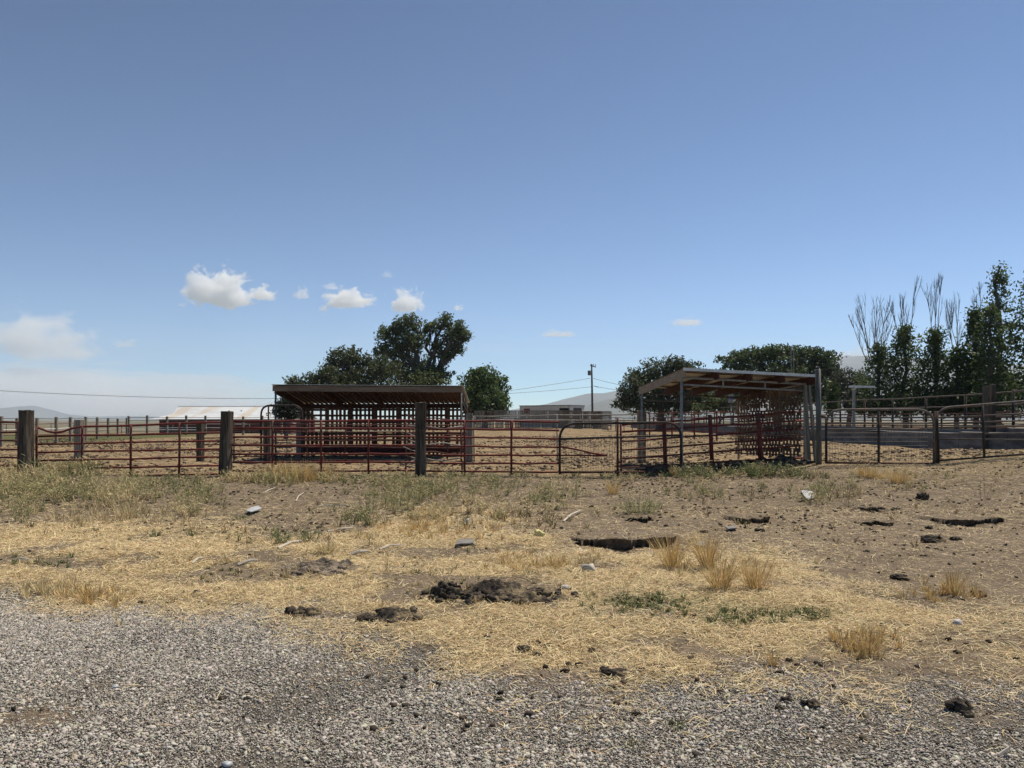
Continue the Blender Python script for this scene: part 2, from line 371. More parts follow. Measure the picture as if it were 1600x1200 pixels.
slab('dirt_ledge', 978, 1022, 813, .35, 0.055, 'row of small broken dirt crusts behind the long ledge', 'dirt ledge', 'ground', 27)
slab('dirt_ledge', 1340, 1400, 818, .35, .04, 'flat thin dirt crust lying below the small rough ledge', 'dirt ledge', 'ground', 33)

build_ground()

def hills(name, prof, Y, depth, seed, nx=260, ny=46):
    xs = np.linspace(prof[0][0], prof[-1][0], nx); h = np.interp(xs, [p[0] for p in prof], [p[1] for p in prof])
    X = (xs - HX) / F * Y; H = np.maximum((HY - h) / F * Y + 6, 0)
    t = np.linspace(0, 1, ny); shape = np.sin(np.pi * np.clip(t, 0, 1)) ** 1.0
    XX = np.repeat(X[None], ny, 0); YY = Y + (t[:, None] - .5) * depth + 0 * XX
    rid = 1 + .55 * fbm(XX / 700, YY / 500, seed, 5) * (np.abs(t[:, None] - .5) * 2) ** .6 + .10 * fbm(XX / 260, YY / 260, seed + 3, 3)
    ZZ = H[None] * shape[:, None] * rid - 6
    i = np.arange(ny * nx).reshape(ny, nx)
    Fq = np.stack([i[:-1, :-1], i[:-1, 1:], i[1:, 1:], i[1:, :-1]], -1).reshape(-1, 4)
    o = npmesh(name, np.stack([XX.ravel(), YY.ravel(), ZZ.ravel()], 1), Fq, M['hill'], smooth=True); tag(o, kind='structure')
hills('mountains', [(690, 656), (760, 648), (800, 641), (850, 634), (890, 624), (915, 618), (940, 615), (975, 607), (1060, 596), (1150, 584), (1250, 572), (1300, 562), (1335, 556), (1390, 559), (1430, 562), (1500, 570), (1600, 574), (1900, 590), (2300, 640)], 8600, 3600, 5)
hills('hills', [(850, 656), (900, 640), (925, 631), (960, 622), (1010, 612), (1100, 604), (1300, 600), (1500, 606), (1800, 620), (2100, 650)], 5200, 2400, 11)
hills('hills', [(-700, 640), (-300, 628), (-60, 642), (0, 640), (20, 637), (42, 635), (66, 640), (90, 647), (130, 651), (200, 650), (300, 652), (420, 652), (560, 656)], 10300, 1700, 23)

# ------------------------------------------------------------------ blades / stones / weeds (stuff)
def jitcol(base, n, var=.25, hue=.08):
    b = np.array(base)[None] * (1 + var * (rng.random((n, 1)) * 2 - 1)); return np.clip(b * (1 + hue * (rng.random((n, 3)) * 2 - 1)), 0, 1)
def blades(x, y, z, L, W, yaw, lift, curl, col):
    """flat 2-segment blades starting at x,y,z, rising lift (0..1 of length)"""
    n = len(x); d = np.stack([np.cos(yaw), np.sin(yaw), np.zeros(n)], 1); sd = np.stack([-np.sin(yaw), np.cos(yaw), np.zeros(n)], 1)
    p0 = np.stack([x, y, z], 1); hor = np.sqrt(np.maximum(1 - lift ** 2, .01))
    p1 = p0 + d * (L * .5 * hor)[:, None]; p1[:, 2] += L * .5 * lift
    p2 = p1 + d * (L * .5 * np.minimum(hor + curl, 1))[:, None] + sd * (L * curl * .5 * np.sign(np.sin(yaw * 7)))[:, None]; p2[:, 2] += L * .5 * (lift - curl * .6)
    tw = rng.random(n) * 1.4 - .7
    w = sd * (W * np.cos(tw))[:, None]; w[:, 2] += W * np.sin(tw)
    V = np.stack([p0 - w, p0 + w, p1 - w, p1 + w, p2 - w * .6, p2 + w * .6], 1).reshape(-1, 3)
    b = (np.arange(n) * 6)[:, None]
    Fq = np.concatenate([b + np.array([[0, 1, 3, 2]]), b + np.array([[2, 3, 5, 4]])], 0)
    return V, Fq, np.repeat(col, 6, 0)
def merge(parts):
    V, Fq, Cc, o = [], [], [], 0
    for v, f, c in parts: V.append(v); Fq.append(f + o); Cc.append(c); o += len(v)
    return np.concatenate(V), np.concatenate(Fq), np.concatenate(Cc)
def scatter(n, y0, y1, pad=1.2, power=1.0):
    """uniform over the view's ground wedge (a bit wider than the photo)"""
    t = rng.random(n); y = np.sqrt(y0 ** 2 + t * (y1 ** 2 - y0 ** 2)); x = (rng.random(n) * 2 - 1) * (y * .70 + pad); return x, y

def build_straw():
    x, y = scatter(1300000, 3.2, 14.0, 2.6); mk = masks(x, y)
    px_, py_ = toPx(x, y); dens = np.clip(mk['straw'] * 1.1 + .06 * (1 - mk['gravel']) + .012 + .05 * mk['gravel'] * sst(500, 1000, px_) * (fbm(x * 1.5, y * 1.5, 55, 3) > 0), 0, 1)
    keep = rng.random(len(x)) < dens * np.clip(8.5 / y, .35, 1) ; x, y = x[keep], y[keep]; st = mk['straw'][keep]; n = len(x)
    z = gzs(x, y) + rng.random(n) * .012 * (st + .2) + .002
    L = rng.random(n) ** 2.4 * .10 + .016; W = (.0010 + rng.random(n) * .0012) * np.clip(y / 7, 1, 1.8)
    lift = (rng.random(n) ** 2.2) * .55 * (rng.random(n) < .6) + rng.random(n) * .1; curl = rng.random(n) * .35
    base = np.where((rng.random(n) < .74)[:, None], jitcol((.73, .60, .365), n, .28), jitcol((.50, .36, .18), n, .35))
    dk = rng.random(n) < .12; base[dk] *= .45
    gr = rng.random(n) < np.clip(mk['green'][keep] * .7, 0, .6); base[gr] = jitcol((.14, .17, .06), int(gr.sum()), .4)
    V, Fq, col = blades(x, y, z, L, W, rng.random(n) * 6.283, lift, curl, base)
    # thin chaff further off: coarser, up to and behind the fence
    x, y = scatter(130000, 12.5, 24); mk = masks(x, y); keep = rng.random(len(x)) < (mk['straw'] * .9 + .30); x, y = x[keep], y[keep]; n = len(x)
    b2 = np.where((rng.random(n) < .6)[:, None], jitcol((.50, .40, .24), n, .3), jitcol((.24, .19, .11), n, .4))
    p2 = blades(x, y, gzs(x, y) + .006, rng.random(n) ** 2 * .18 + .04, .0028 + rng.random(n) * .003, rng.random(n) * 6.283, rng.random(n) ** 2 * .5, rng.random(n) * .3, b2)
    V, Fq, col = merge([(V, Fq, col), p2])
    tag(npmesh('dry_straw', V, Fq, M['straw'], col), 'trampled golden straw scattered over the bare dirt', 'straw', kind='stuff')
build_straw()

PHI = (1 + 5 ** .5) / 2
ICO_V = np.array([(-1, PHI, 0), (1, PHI, 0), (-1, -PHI, 0), (1, -PHI, 0), (0, -1, PHI), (0, 1, PHI), (0, -1, -PHI), (0, 1, -PHI), (PHI, 0, -1), (PHI, 0, 1), (-PHI, 0, -1), (-PHI, 0, 1)]) / math.sqrt(1 + PHI * PHI)
ICO_F = np.array([(0, 11, 5), (0, 5, 1), (0, 1, 7), (0, 7, 10), (0, 10, 11), (1, 5, 9), (5, 11, 4), (11, 10, 2), (10, 7, 6), (7, 1, 8), (3, 9, 4), (3, 4, 2), (3, 2, 6), (3, 6, 8), (3, 8, 9), (4, 9, 5), (2, 4, 11), (6, 2, 10), (8, 6, 7), (9, 8, 1)])
OCT_V = np.array([(1, 0, 0), (-1, 0, 0), (0, 1, 0), (0, -1, 0), (0, 0, 1), (0, 0, -1)], float); OCT_F = np.array([(0, 2, 4), (2, 1, 4), (1, 3, 4), (3, 0, 4), (2, 0, 5), (1, 2, 5), (3, 1, 5), (0, 3, 5)])
def stones(x, y, z, r, col, flat=.6, base=None):
    BV, BF = base or (ICO_V, ICO_F); nv = len(BV)
    n = len(x); v = BV[None] * (1 + .8 * (rng.random((n, nv, 1)) - .5))
    s = np.stack([1 + .5 * rng.random(n), .75 + .4 * rng.random(n), flat + .3 * rng.random(n)], 1)[:, None] * r[:, None, None]
    v = v * s; ta = (rng.random(n) - .5) * 1.0; c, q = np.cos(ta)[:, None], np.sin(ta)[:, None]
    v = np.stack([v[..., 0] * c - v[..., 2] * q, v[..., 1], v[..., 0] * q + v[..., 2] * c], -1)
    a = rng.random(n) * 6.283; c, q = np.cos(a)[:, None], np.sin(a)[:, None]
    v = np.stack([v[..., 0] * c - v[..., 1] * q, v[..., 0] * q + v[..., 1] * c, v[..., 2]], -1)
    v += np.stack([x, y, z], 1)[:, None]
    Fq = (np.arange(n) * nv)[:, None, None] + BF[None]
    return v.reshape(-1, 3), Fq.reshape(-1, 3), np.repeat(col, nv, 0)
def build_gravel():
    x, y = scatter(205000, 2.9, 7.0, 2.5); mk = masks(x, y)
    px_, py_ = toPx(x, y); patch = sst(-.12, .22, fbm(x * .9, y * .9, 63, 4) + .16 - .12 * sst(700, 1300, px_) * sst(1180, 1080, py_))
    keep = rng.random(len(x)) < np.clip(mk['gravel'] * (.22 + .78 * patch) + .012, 0, 1); x, y = x[keep], y[keep]; n = len(x)
    r = .0036 + rng.random(n) ** 3 * .0105
    t = rng.random(n)[:, None]
    col = np.where(t < .55, jitcol((.43, .40, .355), n, .3, .05), np.where(t < .80, jitcol((.15, .132, .11), n, .4, .05), np.where(t < .96, jitcol((.38, .335, .275), n, .2), jitcol((.50, .47, .42), n, .15))))
    A = stones(x, y, gz(x, y) + r * .12 - .004, r, col)
    x, y = scatter(570000, 2.9, 6.6, 2.5); mk = masks(x, y); keep = rng.random(len(x)) < np.clip(mk['gravel'] * (.35 + .65 * sst(-.25, .15, fbm(x * .9, y * .9, 63, 4) + .1)), 0, 1); x, y = x[keep], y[keep]; n = len(x)
    r = .003 + rng.random(n) * .0032; t = rng.random(n)[:, None]
    fc = np.where(t < .6, jitcol((.43, .40, .355), n, .35, .05), np.where(t < .85, jitcol((.14, .125, .105), n, .4, .05), jitcol((.46, .42, .36), n, .2)))
    A2 = stones(x, y, gz(x, y) + r * .2 - .001, r, fc, base=(OCT_V, OCT_F))
    # dark crumbs of dung and dirt mixed over the whole yard
    x, y = scatter(68000, 3.2, 21, 2.5); mk = masks(x, y); q = fbm(x * .9, y * .9, 91, 3)
    keep = rng.random(len(x)) < np.clip(.22 + q * 1.0 + .6 * mk['dark'] + .35 * (np.abs(mk['gravel'] - .5) < .45), .04, 1) * .55; x, y = x[keep], y[keep]; n = len(x)
    px_, _q = toPx(x, y); r = (.004 + rng.random(n) ** 3.5 * .019 * np.where((mk['gravel'][keep] > .5) & (px_ < 560), .45, 1)) * np.clip(y / 8, 1, 1.6)
    B = stones(x, y, gzs(x, y) + r * .2, r, jitcol((.05, .038, .028), n, .6), .55)
    V, Fq, col = merge([A, A2, B])
    tag(npmesh('gravel', V, Fq, M['stone'], col), 'grey crushed gravel of the drive in the foreground', 'gravel', kind='stuff')
    # clods trodden into the pens
    x, y = scatter(90000, 22, 60); mk = masks(x, y); q = fbm(x * .35, y * .5, 93, 4)
    keep = rng.random(len(x)) < np.clip(.32 + q * 1.5, .05, 1) * (x < 16) * np.clip(40 / y, .4, 1); x, y = x[keep], y[keep]; n = len(x)
    r = .015 + rng.random(n) ** 3 * .06
    col = np.where((rng.random(n) < .75)[:, None], jitcol((.075, .055, .037), n, .5), jitcol((.28, .21, .13), n, .3))
    V, Fq, col = stones(x, y, gz(x, y) + r * .15, r, col, .45)
    tag(npmesh('manure_clods', V, Fq, M['stone'], col), 'dried trodden manure clods covering the pen floors', 'manure', kind='stuff')
build_gravel()

def plant(x, y, h, spread, nb, col, w=.004, kind='grass', tip=None):
    """one tuft of upright blades or one branching weed -> (V,F,C)"""
    z = gzf(x, y); a = rng.random(nb) * 6.283; rr = rng.random(nb) ** .7 * spread * .35
    bx = x + np.cos(a) * rr; by = y + np.sin(a) * rr
    L = h * (.55 + .5 * rng.random(nb)); lift = np.clip(1 - (rng.random(nb) ** 1.3) * (.12 + spread / max(h, .01) * .25), .25, .995)
    P1 = blades(bx, by, np.full(nb, z - .01), L, np.full(nb, w), a + (rng.random(nb) - .5), lift, rng.random(nb) * (.12 if kind == 'grass' else .25), jitcol(col, nb, .35))
    if kind == 'grass': return P1
    V = P1[0].reshape(nb, 6, 3); parts = [P1]
    k = 5; t = rng.random((nb, k)) * .75 + .25
    p = np.where((t < .5)[..., None], V[:, None, 0] + (V[:, None, 2] - V[:, None, 0]) * (t * 2)[..., None], V[:, None, 2] + (V[:, None, 4] - V[:, None, 2]) * ((t - .5) * 2)[..., None]).reshape(-1, 3)
    n = len(p)
    parts.append(blades(p[:, 0], p[:, 1], p[:, 2], h * (.08 + .16 * rng.random(n)), np.full(n, w * 1.5), rng.random(n) * 6.283, rng.random(n) * .9, rng.random(n) * .3, jitcol(tip or col, n, .4)))
    return merge(parts)
GRN, OLV, GLD, PAL, BRN = (.13, .16, .065), (.26, .25, .12), (.55, .40, .185), (.52, .42, .24), (.20, .14, .08)
def build_weeds():
    parts = []
    #      cx   cy  rx  ry   n   h    kind   col
    W = [(60, 772, 110, 20, 150, .42, 'weed', OLV), (10, 752, 90, 12, 70, .5, 'weed', PAL), (90, 742, 70, 6, 60, .62, 'weed', OLV), (170, 775, 60, 22, 60, .36, 'weed', PAL), (40, 800, 60, 12, 24, .25, 'weed', OLV), (230, 770, 50, 18, 34, .30, 'weed', OLV),
         (190, 810, 110, 14, 60, .22, 'grass', PAL), (310, 780, 32, 18, 34, .34, 'weed', OLV), (290, 800, 28, 10, 16, .3, 'weed', PAL), (250, 757, 60, 5, 24, .25, 'weed', GRN), (390, 752, 40, 5, 30, .35, 'weed', PAL),
         (470, 748, 50, 6, 60, .50, 'grass', GLD), (430, 755, 40, 6, 34, .34, 'weed', OLV), (520, 752, 60, 5, 24, .28, 'weed', GRN), (640, 760, 60, 8, 50, .34, 'weed', OLV), (620, 785, 50, 18, 46, .34, 'weed', OLV),
         (690, 770, 50, 16, 46, .36, 'weed', OLV), (680, 805, 60, 14, 34, .22, 'weed', PAL), (760, 755, 60, 8, 30, .30, 'weed', OLV), (740, 790, 60, 18, 26, .26, 'weed', PAL), (800, 780, 50, 22, 26, .3, 'weed', OLV), (860, 775, 50, 18, 26, .34, 'weed', OLV),
         (830, 815, 70, 16, 18, .22, 'weed', BRN), (560, 815, 40, 12, 18, .26, 'weed', GRN), (660, 830, 90, 18, 60, .16, 'grass', GLD), (560, 842, 40, 10, 14, .14, 'grass', PAL), (1180, 742, 60, 5, 60, .40, 'weed', GRN), (1090, 745, 40, 5, 34, .40, 'weed', GRN), (985, 752, 40, 4, 8, .28, 'weed', PAL),
         (1090, 770, 50, 14, 26, .26, 'weed', OLV), (1240, 765, 80, 18, 26, .22, 'weed', BRN), (1290, 775, 40, 14, 22, .36, 'weed', OLV), (1430, 765, 60, 10, 14, .2, 'weed', PAL), (1250, 745, 30, 5, 12, .3, 'weed', GRN),
         (1010, 945, 70, 14, 60, .07, 'weed', GRN), (1150, 965, 70, 12, 50, .06, 'weed', GRN), (1265, 960, 36, 10, 30, .07, 'weed', GRN), (400, 840, 60, 10, 14, .13, 'weed', GRN), (90, 925, 70, 12, 40, .14, 'grass', PAL), (150, 935, 60, 10, 34, .12, 'grass', GLD),
         (1350, 1010, 40, 16, 26, .14, 'grass', GLD), (830, 880, 60, 16, 30, .14, 'grass', GLD), (900, 880, 60, 14, 24, .10, 'grass', PAL), (1120, 890, 80, 14, 40, .10, 'grass', PAL), (1470, 930, 50, 12, 26, .12, 'grass', GLD),
         (700, 745, 700, 3, 160, .18, 'weed', OLV), (800, 800, 900, 40, 90, .14, 'weed', BRN), (1360, 740, 260, 8, 60, .12, 'grass', PAL), (60, 880, 90, 14, 20, .08, 'weed', GRN), (360, 895, 60, 10, 16, .06, 'weed', GRN), (700, 900, 300, 40, 60, .06, 'weed', GRN), (540, 890, 500, 50, 130, .08, 'grass', PAL)]
    for cx, cy, rx, ry, n, h, k, c in W:
        for _ in range(n):
            q = G(cx + random.gauss(0, .6) * rx, max(cy + random.gauss(0, .6) * ry, 741)); hh = h * random.uniform(.5, 1.15)
            parts.append(plant(q.x, q.y, hh, hh * .5, 9 if k == 'weed' else 16, c, .0022 + .00012 * q.y, k, tip=random.choice([c, PAL, OLV])))
    tag(npmesh('dry_weeds', *merge(parts)[:2], M['weed'], merge(parts)[2]), 'straggly half dried weeds growing across the yard', 'weeds', kind='stuff')
build_weeds()

# individually countable plants
def tuft(name, px, py, h, spread, nb, col, label, cat, group=None, kind='grass', w=None, tip=None):
    q = G(px, py); V, Fq, c = plant(q.x, q.y, h, spread, nb, col, w or (.0016 + .00012 * q.y), kind, tip)
    return tag(npmesh(name, V, Fq, M['weed'], c, at=q), label, cat, group)
TG = 'golden grass tufts in the yard'
tuft('grass_tuft', 1050, 888, .40, .16, 150, GLD, 'tall golden dry grass tuft, standing below the right end of the dark dirt ledge', 'grass tuft', TG)
tuft('grass_tuft', 1106, 890, .45, .13, 180, GLD, 'tallest narrow golden dry grass tuft, leaning over straw right of the ledge', 'grass tuft', TG)
tuft('grass_tuft', 1126, 921, .34, .22, 170, GLD, 'wide golden grass tuft nearest the camera of the pair on bright straw', 'grass tuft', TG)
tuft('grass_tuft', 1180, 920, .32, .24, 170, GLD, 'bushy golden grass tuft, right one of the low pair on the straw', 'grass tuft', TG)
tuft('grass_tuft', 1350, 744, .34, .5, 170, GLD, 'golden grass clump in front of the mesh gate, nearest the grey pole', 'grass tuft', TG)
tuft('grass_tuft', 1370, 748, .30, .5, 150, GLD, 'golden grass clump in front of the mesh gate, middle one', 'grass tuft', TG)
tuft('grass_tuft', 1405, 754, .40, .62, 220, GLD, 'biggest golden grass clump in front of the mesh gate', 'grass tuft', TG)
tuft('grass_tuft', 1492, 930, .26, .16, 120, GLD, 'thin golden grass tuft alone on the bare dirt at right', 'grass tuft', TG)
tuft('grass_tuft', 958, 772, .34, .26, 110, GLD, 'orange dry grass tuft left of the green bush near the mesh gate', 'grass tuft', TG)
tuft('grass_tuft', 1052, 745, .36, .2, 100, GLD, 'orange dry grass tuft at the foot of the open shelter post', 'grass tuft', TG)
tuft('grass_tuft', 510, 864, .22, .26, 110, PAL, 'pale straw tuft left of centre above the bare dirt mound', 'grass tuft', TG)
tuft('grass_tuft', 1208, 1040, .13, .06, 60, GLD, 'small golden tuft where the straw meets the gravel', 'grass tuft', TG)
tuft('grass_tuft', 1358, 1020, .16, .14, 90, GLD, 'short wispy golden tuft on the straw at lower right', 'grass tuft', TG)
tuft('weed_bush', 1000, 802, .40, .7, 60, GRN, 'bushy green weed growing on bare dirt in front of the mesh gate', 'weed', kind='weed', tip=OLV)
tuft('weed_bush', 300, 838, .12, .14, 22, GRN, 'small leafy green weed on the straw at left', 'weed', kind='weed')
tuft('weed_bush', 243, 838, .14, .14, 22, GRN, 'small dark green weed, leftmost on the straw', 'weed', kind='weed')
tuft('weed_bush', 375, 812, .13, .22, 28, GRN, 'low green weed beside the white plastic scrap', 'weed', kind='weed')
tuft('weed_bush', 440, 850, .22, .14, 24, GRN, 'upright green weed at the edge of the bare dirt', 'weed', kind='weed')
tuft('weed_bush', 485, 846, .24, .26, 34, GRN, 'spreading green weed at the right edge of the bare dirt', 'weed', kind='weed')
tuft('weed_bush', 1058, 1136, .07, .10, 40, GRN, 'small green weed sprouting in the gravel', 'weed', kind='grass')
tuft('weed_bush', 988, 1168, .06, .10, 40, (.17, .17, .09), 'small yellowing weed sprouting low in the gravel', 'weed', kind='grass')
tuft('dead_stalks', 1540, 781, .55, .45, 10, BRN, 'bare brown dead stalks standing on the dirt at far right', 'dead weed', kind='weed')
tuft('dead_stalks', 1322, 786, .55, .4, 10, BRN, 'bare upright brown stalks behind the torn plastic sheet', 'dead weed', kind='weed')

# ------------------------------------------------------------------ lumps, clods and scraps lying in the yard
def lump_bm(c, r, flat=.6, seed=0, sub=3, rough=.45):
    import bmesh
    bm = bmesh.new(); bmesh.ops.create_icosphere(bm, subdivisions=sub, radius=1)
    V = np.array([v.co[:] for v in bm.verts]); F3 = np.array([[v.index for v in f.verts] for f in bm.faces]); bm.free()
    n = 1 + rough * fbm(V[:, 0] * 1.7 + seed, V[:, 1] * 1.7 + V[:, 2] * 2.3, seed, 4) * 1.3
    rr = np.array(r if hasattr(r, '__len__') else (r, r, r * flat))
    return V * n[:, None] * rr[None] + np.array(c)[None], F3
def lump(name, px, py, r, label, cat, group=None, mat='dung', flat=.6, sub=3, rough=.5):
    q = G(px, py); s = random.randint(0, 900); rr = r if hasattr(r, '__len__') else (r * random.uniform(.9, 1.3), r * random.uniform(.8, 1.1), r * flat)
    if mat == 'dung':
        prt = []
        for k in range(9):
            f = 1.0 if k == 0 else random.uniform(.3, .65); a = random.random() * 6.28; d = 0 if k == 0 else random.uniform(.5, .95)
            v, f3 = lump_bm((q.x + math.cos(a) * rr[0] * d, q.y + math.sin(a) * rr[1] * d, q.z + rr[2] * f * .4 + (random.random() * rr[2] * .5 if k else 0)), (rr[0] * .75 * f, rr[1] * .8 * f, rr[2] * .9 * f), 1, s + k * 7, sub, rough * 1.2); prt.append((v, f3, v * 0))
        V, F3, _ = merge(prt)
    else: V, F3 = lump_bm((q.x, q.y, q.z + rr[2] * .45), rr, 1, s, sub, rough)
    return tag(npmesh(name, V, F3, M[mat], at=q), label, cat, group)
def heap(name, px, py, rx, ry, h, mat, label, cat, seed, nclod=40):
    q = G(px, py); n = 110; g = np.linspace(-1, 1, n); U, Vv = np.meshgrid(g, g); d = np.sqrt(U ** 2 + Vv ** 2)
    x = q.x + U * rx; y = q.y + Vv * ry
    z = gz(x, y) - .03 + np.clip(1 - d ** 2 * (1 + .8 * fbm(U * 2, Vv * 2, seed, 3)), 0, 1) ** .8 * (h + .06) * (.1 + 1.7 * np.clip(fbm(x * 4.0, y * 7.0, seed + 5, 5) + .35, 0, 1.4)) + .02 * fbm(x * 22, y * 22, seed + 8, 3)
    i = np.arange(n * n).reshape(n, n); Fq = np.stack([i[:-1, :-1], i[:-1, 1:], i[1:, 1:], i[1:, :-1]], -1).reshape(-1, 4)
    tris = np.concatenate([Fq[:, [0, 1, 2]], Fq[:, [0, 2, 3]]])
    parts = [(np.stack([x.ravel(), y.ravel(), z.ravel()], 1), tris, np.zeros((n * n, 3)))]
    for k in range(nclod):
        a = random.random() * 6.28; r = random.random() ** .6 * 1.05; cx = q.x + math.cos(a) * r * rx; cy = q.y + math.sin(a) * r * ry
        s = random.uniform(.012, .045) * (1 + h * 2); v, f = lump_bm((cx, cy, gzf(cx, cy) + s * .4 + max(0, 1 - r) * h * .6), s, .7, k, 2, .7); parts.append((v, f, np.zeros((len(v), 3))))
    V, Fq, _ = merge(parts)
    return tag(npmesh(name, V, Fq, M[mat], at=q), label, cat)
heap('manure_pile', 778, 931, .66, .30, .035, 'dung', 'long flattened dark manure pile lying on the straw in mid yard', 'manure pile', 3, 90)
lump('manure_lump', 693, 934, (.125, .10, .10), 'biggest dark manure lump at the left end of the long pile', 'manure', None, 'dung', sub=4, rough=.75)
lump('manure_lump', 735, 936, (.09, .07, .045), 'dark manure lump beside the biggest one on the long pile', 'manure', None, 'dung', sub=4, rough=.8)
lump('manure_lump', 826, 928, (.12, .08, .035), 'dark manure lump at the right end of the long pile', 'manure', None, 'dung', sub=4, rough=.85)
heap('dirt_mound', 497, 891, .5, .36, .028, 'clay', 'low brown dirt mound left of centre on the straw', 'dirt mound', 8, 24)
heap('manure_patch', 466, 960, .16, .12, .03, 'dung', 'small dark manure patch at the edge of the gravel, left of centre', 'manure', 15, 22)
heap('manure_patch', 618, 964, .30, .17, .03, 'dung', 'broken dark manure patch between the gravel and the long pile', 'manure', 19, 34)
lump('manure_clod', 600, 957, .045, 'round dark clod on the broken manure patch', 'clod')
lump('manure_clod', 1496, 1108, .058, 'largest dark clod lying on the gravel at lower right', 'clod', None, 'dung', .8)
lump('manure_clod', 1513, 1118, .03, 'smaller dark clod touching the front of the largest one', 'clod')
lump('manure_clod', 1268, 1102, .04, 'dark clod on the gravel right of the middle', 'clod')
lump('manure_clod', 962, 1054, .05, 'dark clod on the gravel edge right of centre', 'clod')
lump('manure_clod', 818, 1016, .045, 'dark clod alone where straw thins to gravel at centre', 'clod')
lump('manure_clod', 306, 927, .035, 'single dark clod on the bright straw at left', 'clod')
for k, (a, b) in enumerate([(758, 964), (784, 966), (760, 998), (925, 1016), (1003, 1048), (946, 1048), (1234, 1032), (1246, 1041), (1277, 1039), (1494, 1020), (1509, 1008), (1544, 1003), (1590, 1031), (1332, 1010), (1230, 1094), (1301, 1074), (1321, 1098), (1218, 1107), (1350, 1120), (348, 1092), (386, 1093), (855, 1010), (905, 1040), (1080, 1030)]):
    lump('manure_clod', a, b, random.uniform(.016, .028), 'fist sized dark clod among the many along the straw and gravel edge', 'clod', 'dark clods along the gravel edge', flat=.7, sub=2, rough=.7)
for k, (a, b) in enumerate([(1255, 784), (1400, 796), (1452, 826), (1492, 843), (1455, 848), (1408, 905), (1528, 930), (1365, 800), (1240, 745), (1160, 770), (1188, 830), (660, 745), (1355, 862), (1100, 832)]):
    lump('dirt_clod', a, b, random.uniform(.035, .07), 'dark crumbling clod on the bare dirt below the right hand gates', 'clod', 'dark clods on the bare dirt', flat=.5, sub=3, rough=.9)
lump('manure_clod', 1443, 781, (.11, .08, .10), 'tall dark clod standing on the bare dirt below the mesh gate', 'clod', None, 'dung', rough=.8)
lump('manure_clod', 1457, 846, (.15, .09, .05), 'long dark clod lying on the bare dirt at right', 'clod', None, 'dung', rough=.8)
lump('rock', 918, 892, (.075, .05, .05), 'pale angular rock on the straw right of the manure pile', 'rock', None, 'rock', sub=2, rough=.6)
lump('rock', 882, 920, (.04, .03, .025), 'small pale rock at the right end of the manure pile', 'rock', None, 'rock', sub=2)
lump('rock', 1495, 976, (.035, .03, .03), 'small bright white rock on the straw at right', 'rock', None, 'plastic', sub=2)
lump('rock', 355, 1196, (.025, .02, .016), 'white pebble in the gravel at the bottom', 'rock', None, 'plastic', sub=2)
lump('rock', 180, 1074, (.02, .015, .012), 'whitish pebble in the gravel at lower left', 'rock', None, 'plastic', sub=2)
lump('yellow_scrap', 842, 838, (.07, .05, .06), 'yellow crumpled scrap on the dirt in mid yard', 'scrap', None, 'yellow')
lump('foam_scrap', 730, 822, (.03, .03, .07), 'small upright white scrap standing in the dry weeds', 'scrap', None, 'plastic')

def flat_scrap(name, pts, mat, label, cat, lift=.01, th=.012):
    w = [G(*p) for p in pts]; c = sum(w, Vector()) / len(w); top = [v + Vector((0, 0, lift + random.uniform(0, .035))) for v in w]
    mb = MB(); mb.prism(top, (0, 0, th)); return tag(mb.build(name, M[mat], at=c), label, cat)
flat_scrap('plastic_sheet', [(1252, 770), (1266, 769), (1275, 775), (1272, 781), (1262, 783), (1256, 778)], 'plastic', 'torn pale plastic sheet crumpled on the dirt at right', 'plastic sheet', .015)
flat_scrap('plastic_scrap', [(384, 803), (392, 799), (404, 797), (409, 799), (400, 803), (392, 806)], 'plastic', 'white plastic scrap lying on the bare dirt left of centre', 'plastic scrap', .04)
flat_scrap('board_scrap', [(711, 857), (717, 846), (738, 845), (744, 857), (738, 853), (722, 856)], 'slate', 'flat grey board scrap on the straw in mid yard', 'board scrap', .015)
flat_scrap('board_scrap', [(1083, 854), (1100, 850), (1102, 856), (1088, 858)], 'slate', 'pale flat stone chip right of the long dirt ledge', 'scrap', .01)
flat_scrap('board_scrap', [(1132, 828), (1150, 826), (1152, 830), (1138, 831)], 'slate', 'pale flat scrap behind the tall grass tufts', 'scrap', .01)
def stick(px0, py0, px1, py1, r, label, lift=.012):
    a = G(px0, py0) + Vector((0, 0, lift)); b = G(px1, py1) + Vector((0, 0, lift + .02)); m = (a + b) / 2 + Vector((random.uniform(-.03, .03), random.uniform(-.05, .05), .02))
    mb = MB(); mb.tube([a, a.lerp(m, .55), m, m.lerp(b, .6), b], [r, r * .95, r * .9, r * .8, r * .5], 6); tag(mb.build('dead_stick', M['bone'], at=a), label, 'stick')
stick(548, 868, 576, 865, .022, 'thick bleached stick on the straw left of centre')
stick(593, 860, 630, 855, .013, 'long thin bleached stick right of the thick one')
stick(434, 858, 474, 848, .018, 'grey stick lying along the edge of the bare dirt')
stick(512, 832, 552, 828, .014, 'weathered stick among the green weeds')
stick(880, 816, 908, 800, .016, 'forked pale stick on the dirt behind the yellow scrap')
stick(410, 772, 430, 764, .012, 'thin pale stick on bare dirt below the left shelter')
stick(462, 784, 475, 772, .012, 'slanted pale stick on bare dirt left of centre')
stick(500, 792, 548, 793, .012, 'long low stick lying level on the bare dirt')
stick(372, 884, 402, 880, .018, 'bleached white stick on the straw at left')
stick(300, 882, 318, 876, .012, 'short bleached stick left of the white one')
stick(18, 878, 46, 879, .012, 'dark thin stick on the straw at far left')
stick(1560, 1184, 1568, 1174, .008, 'small pale stick on the gravel at the bottom right')

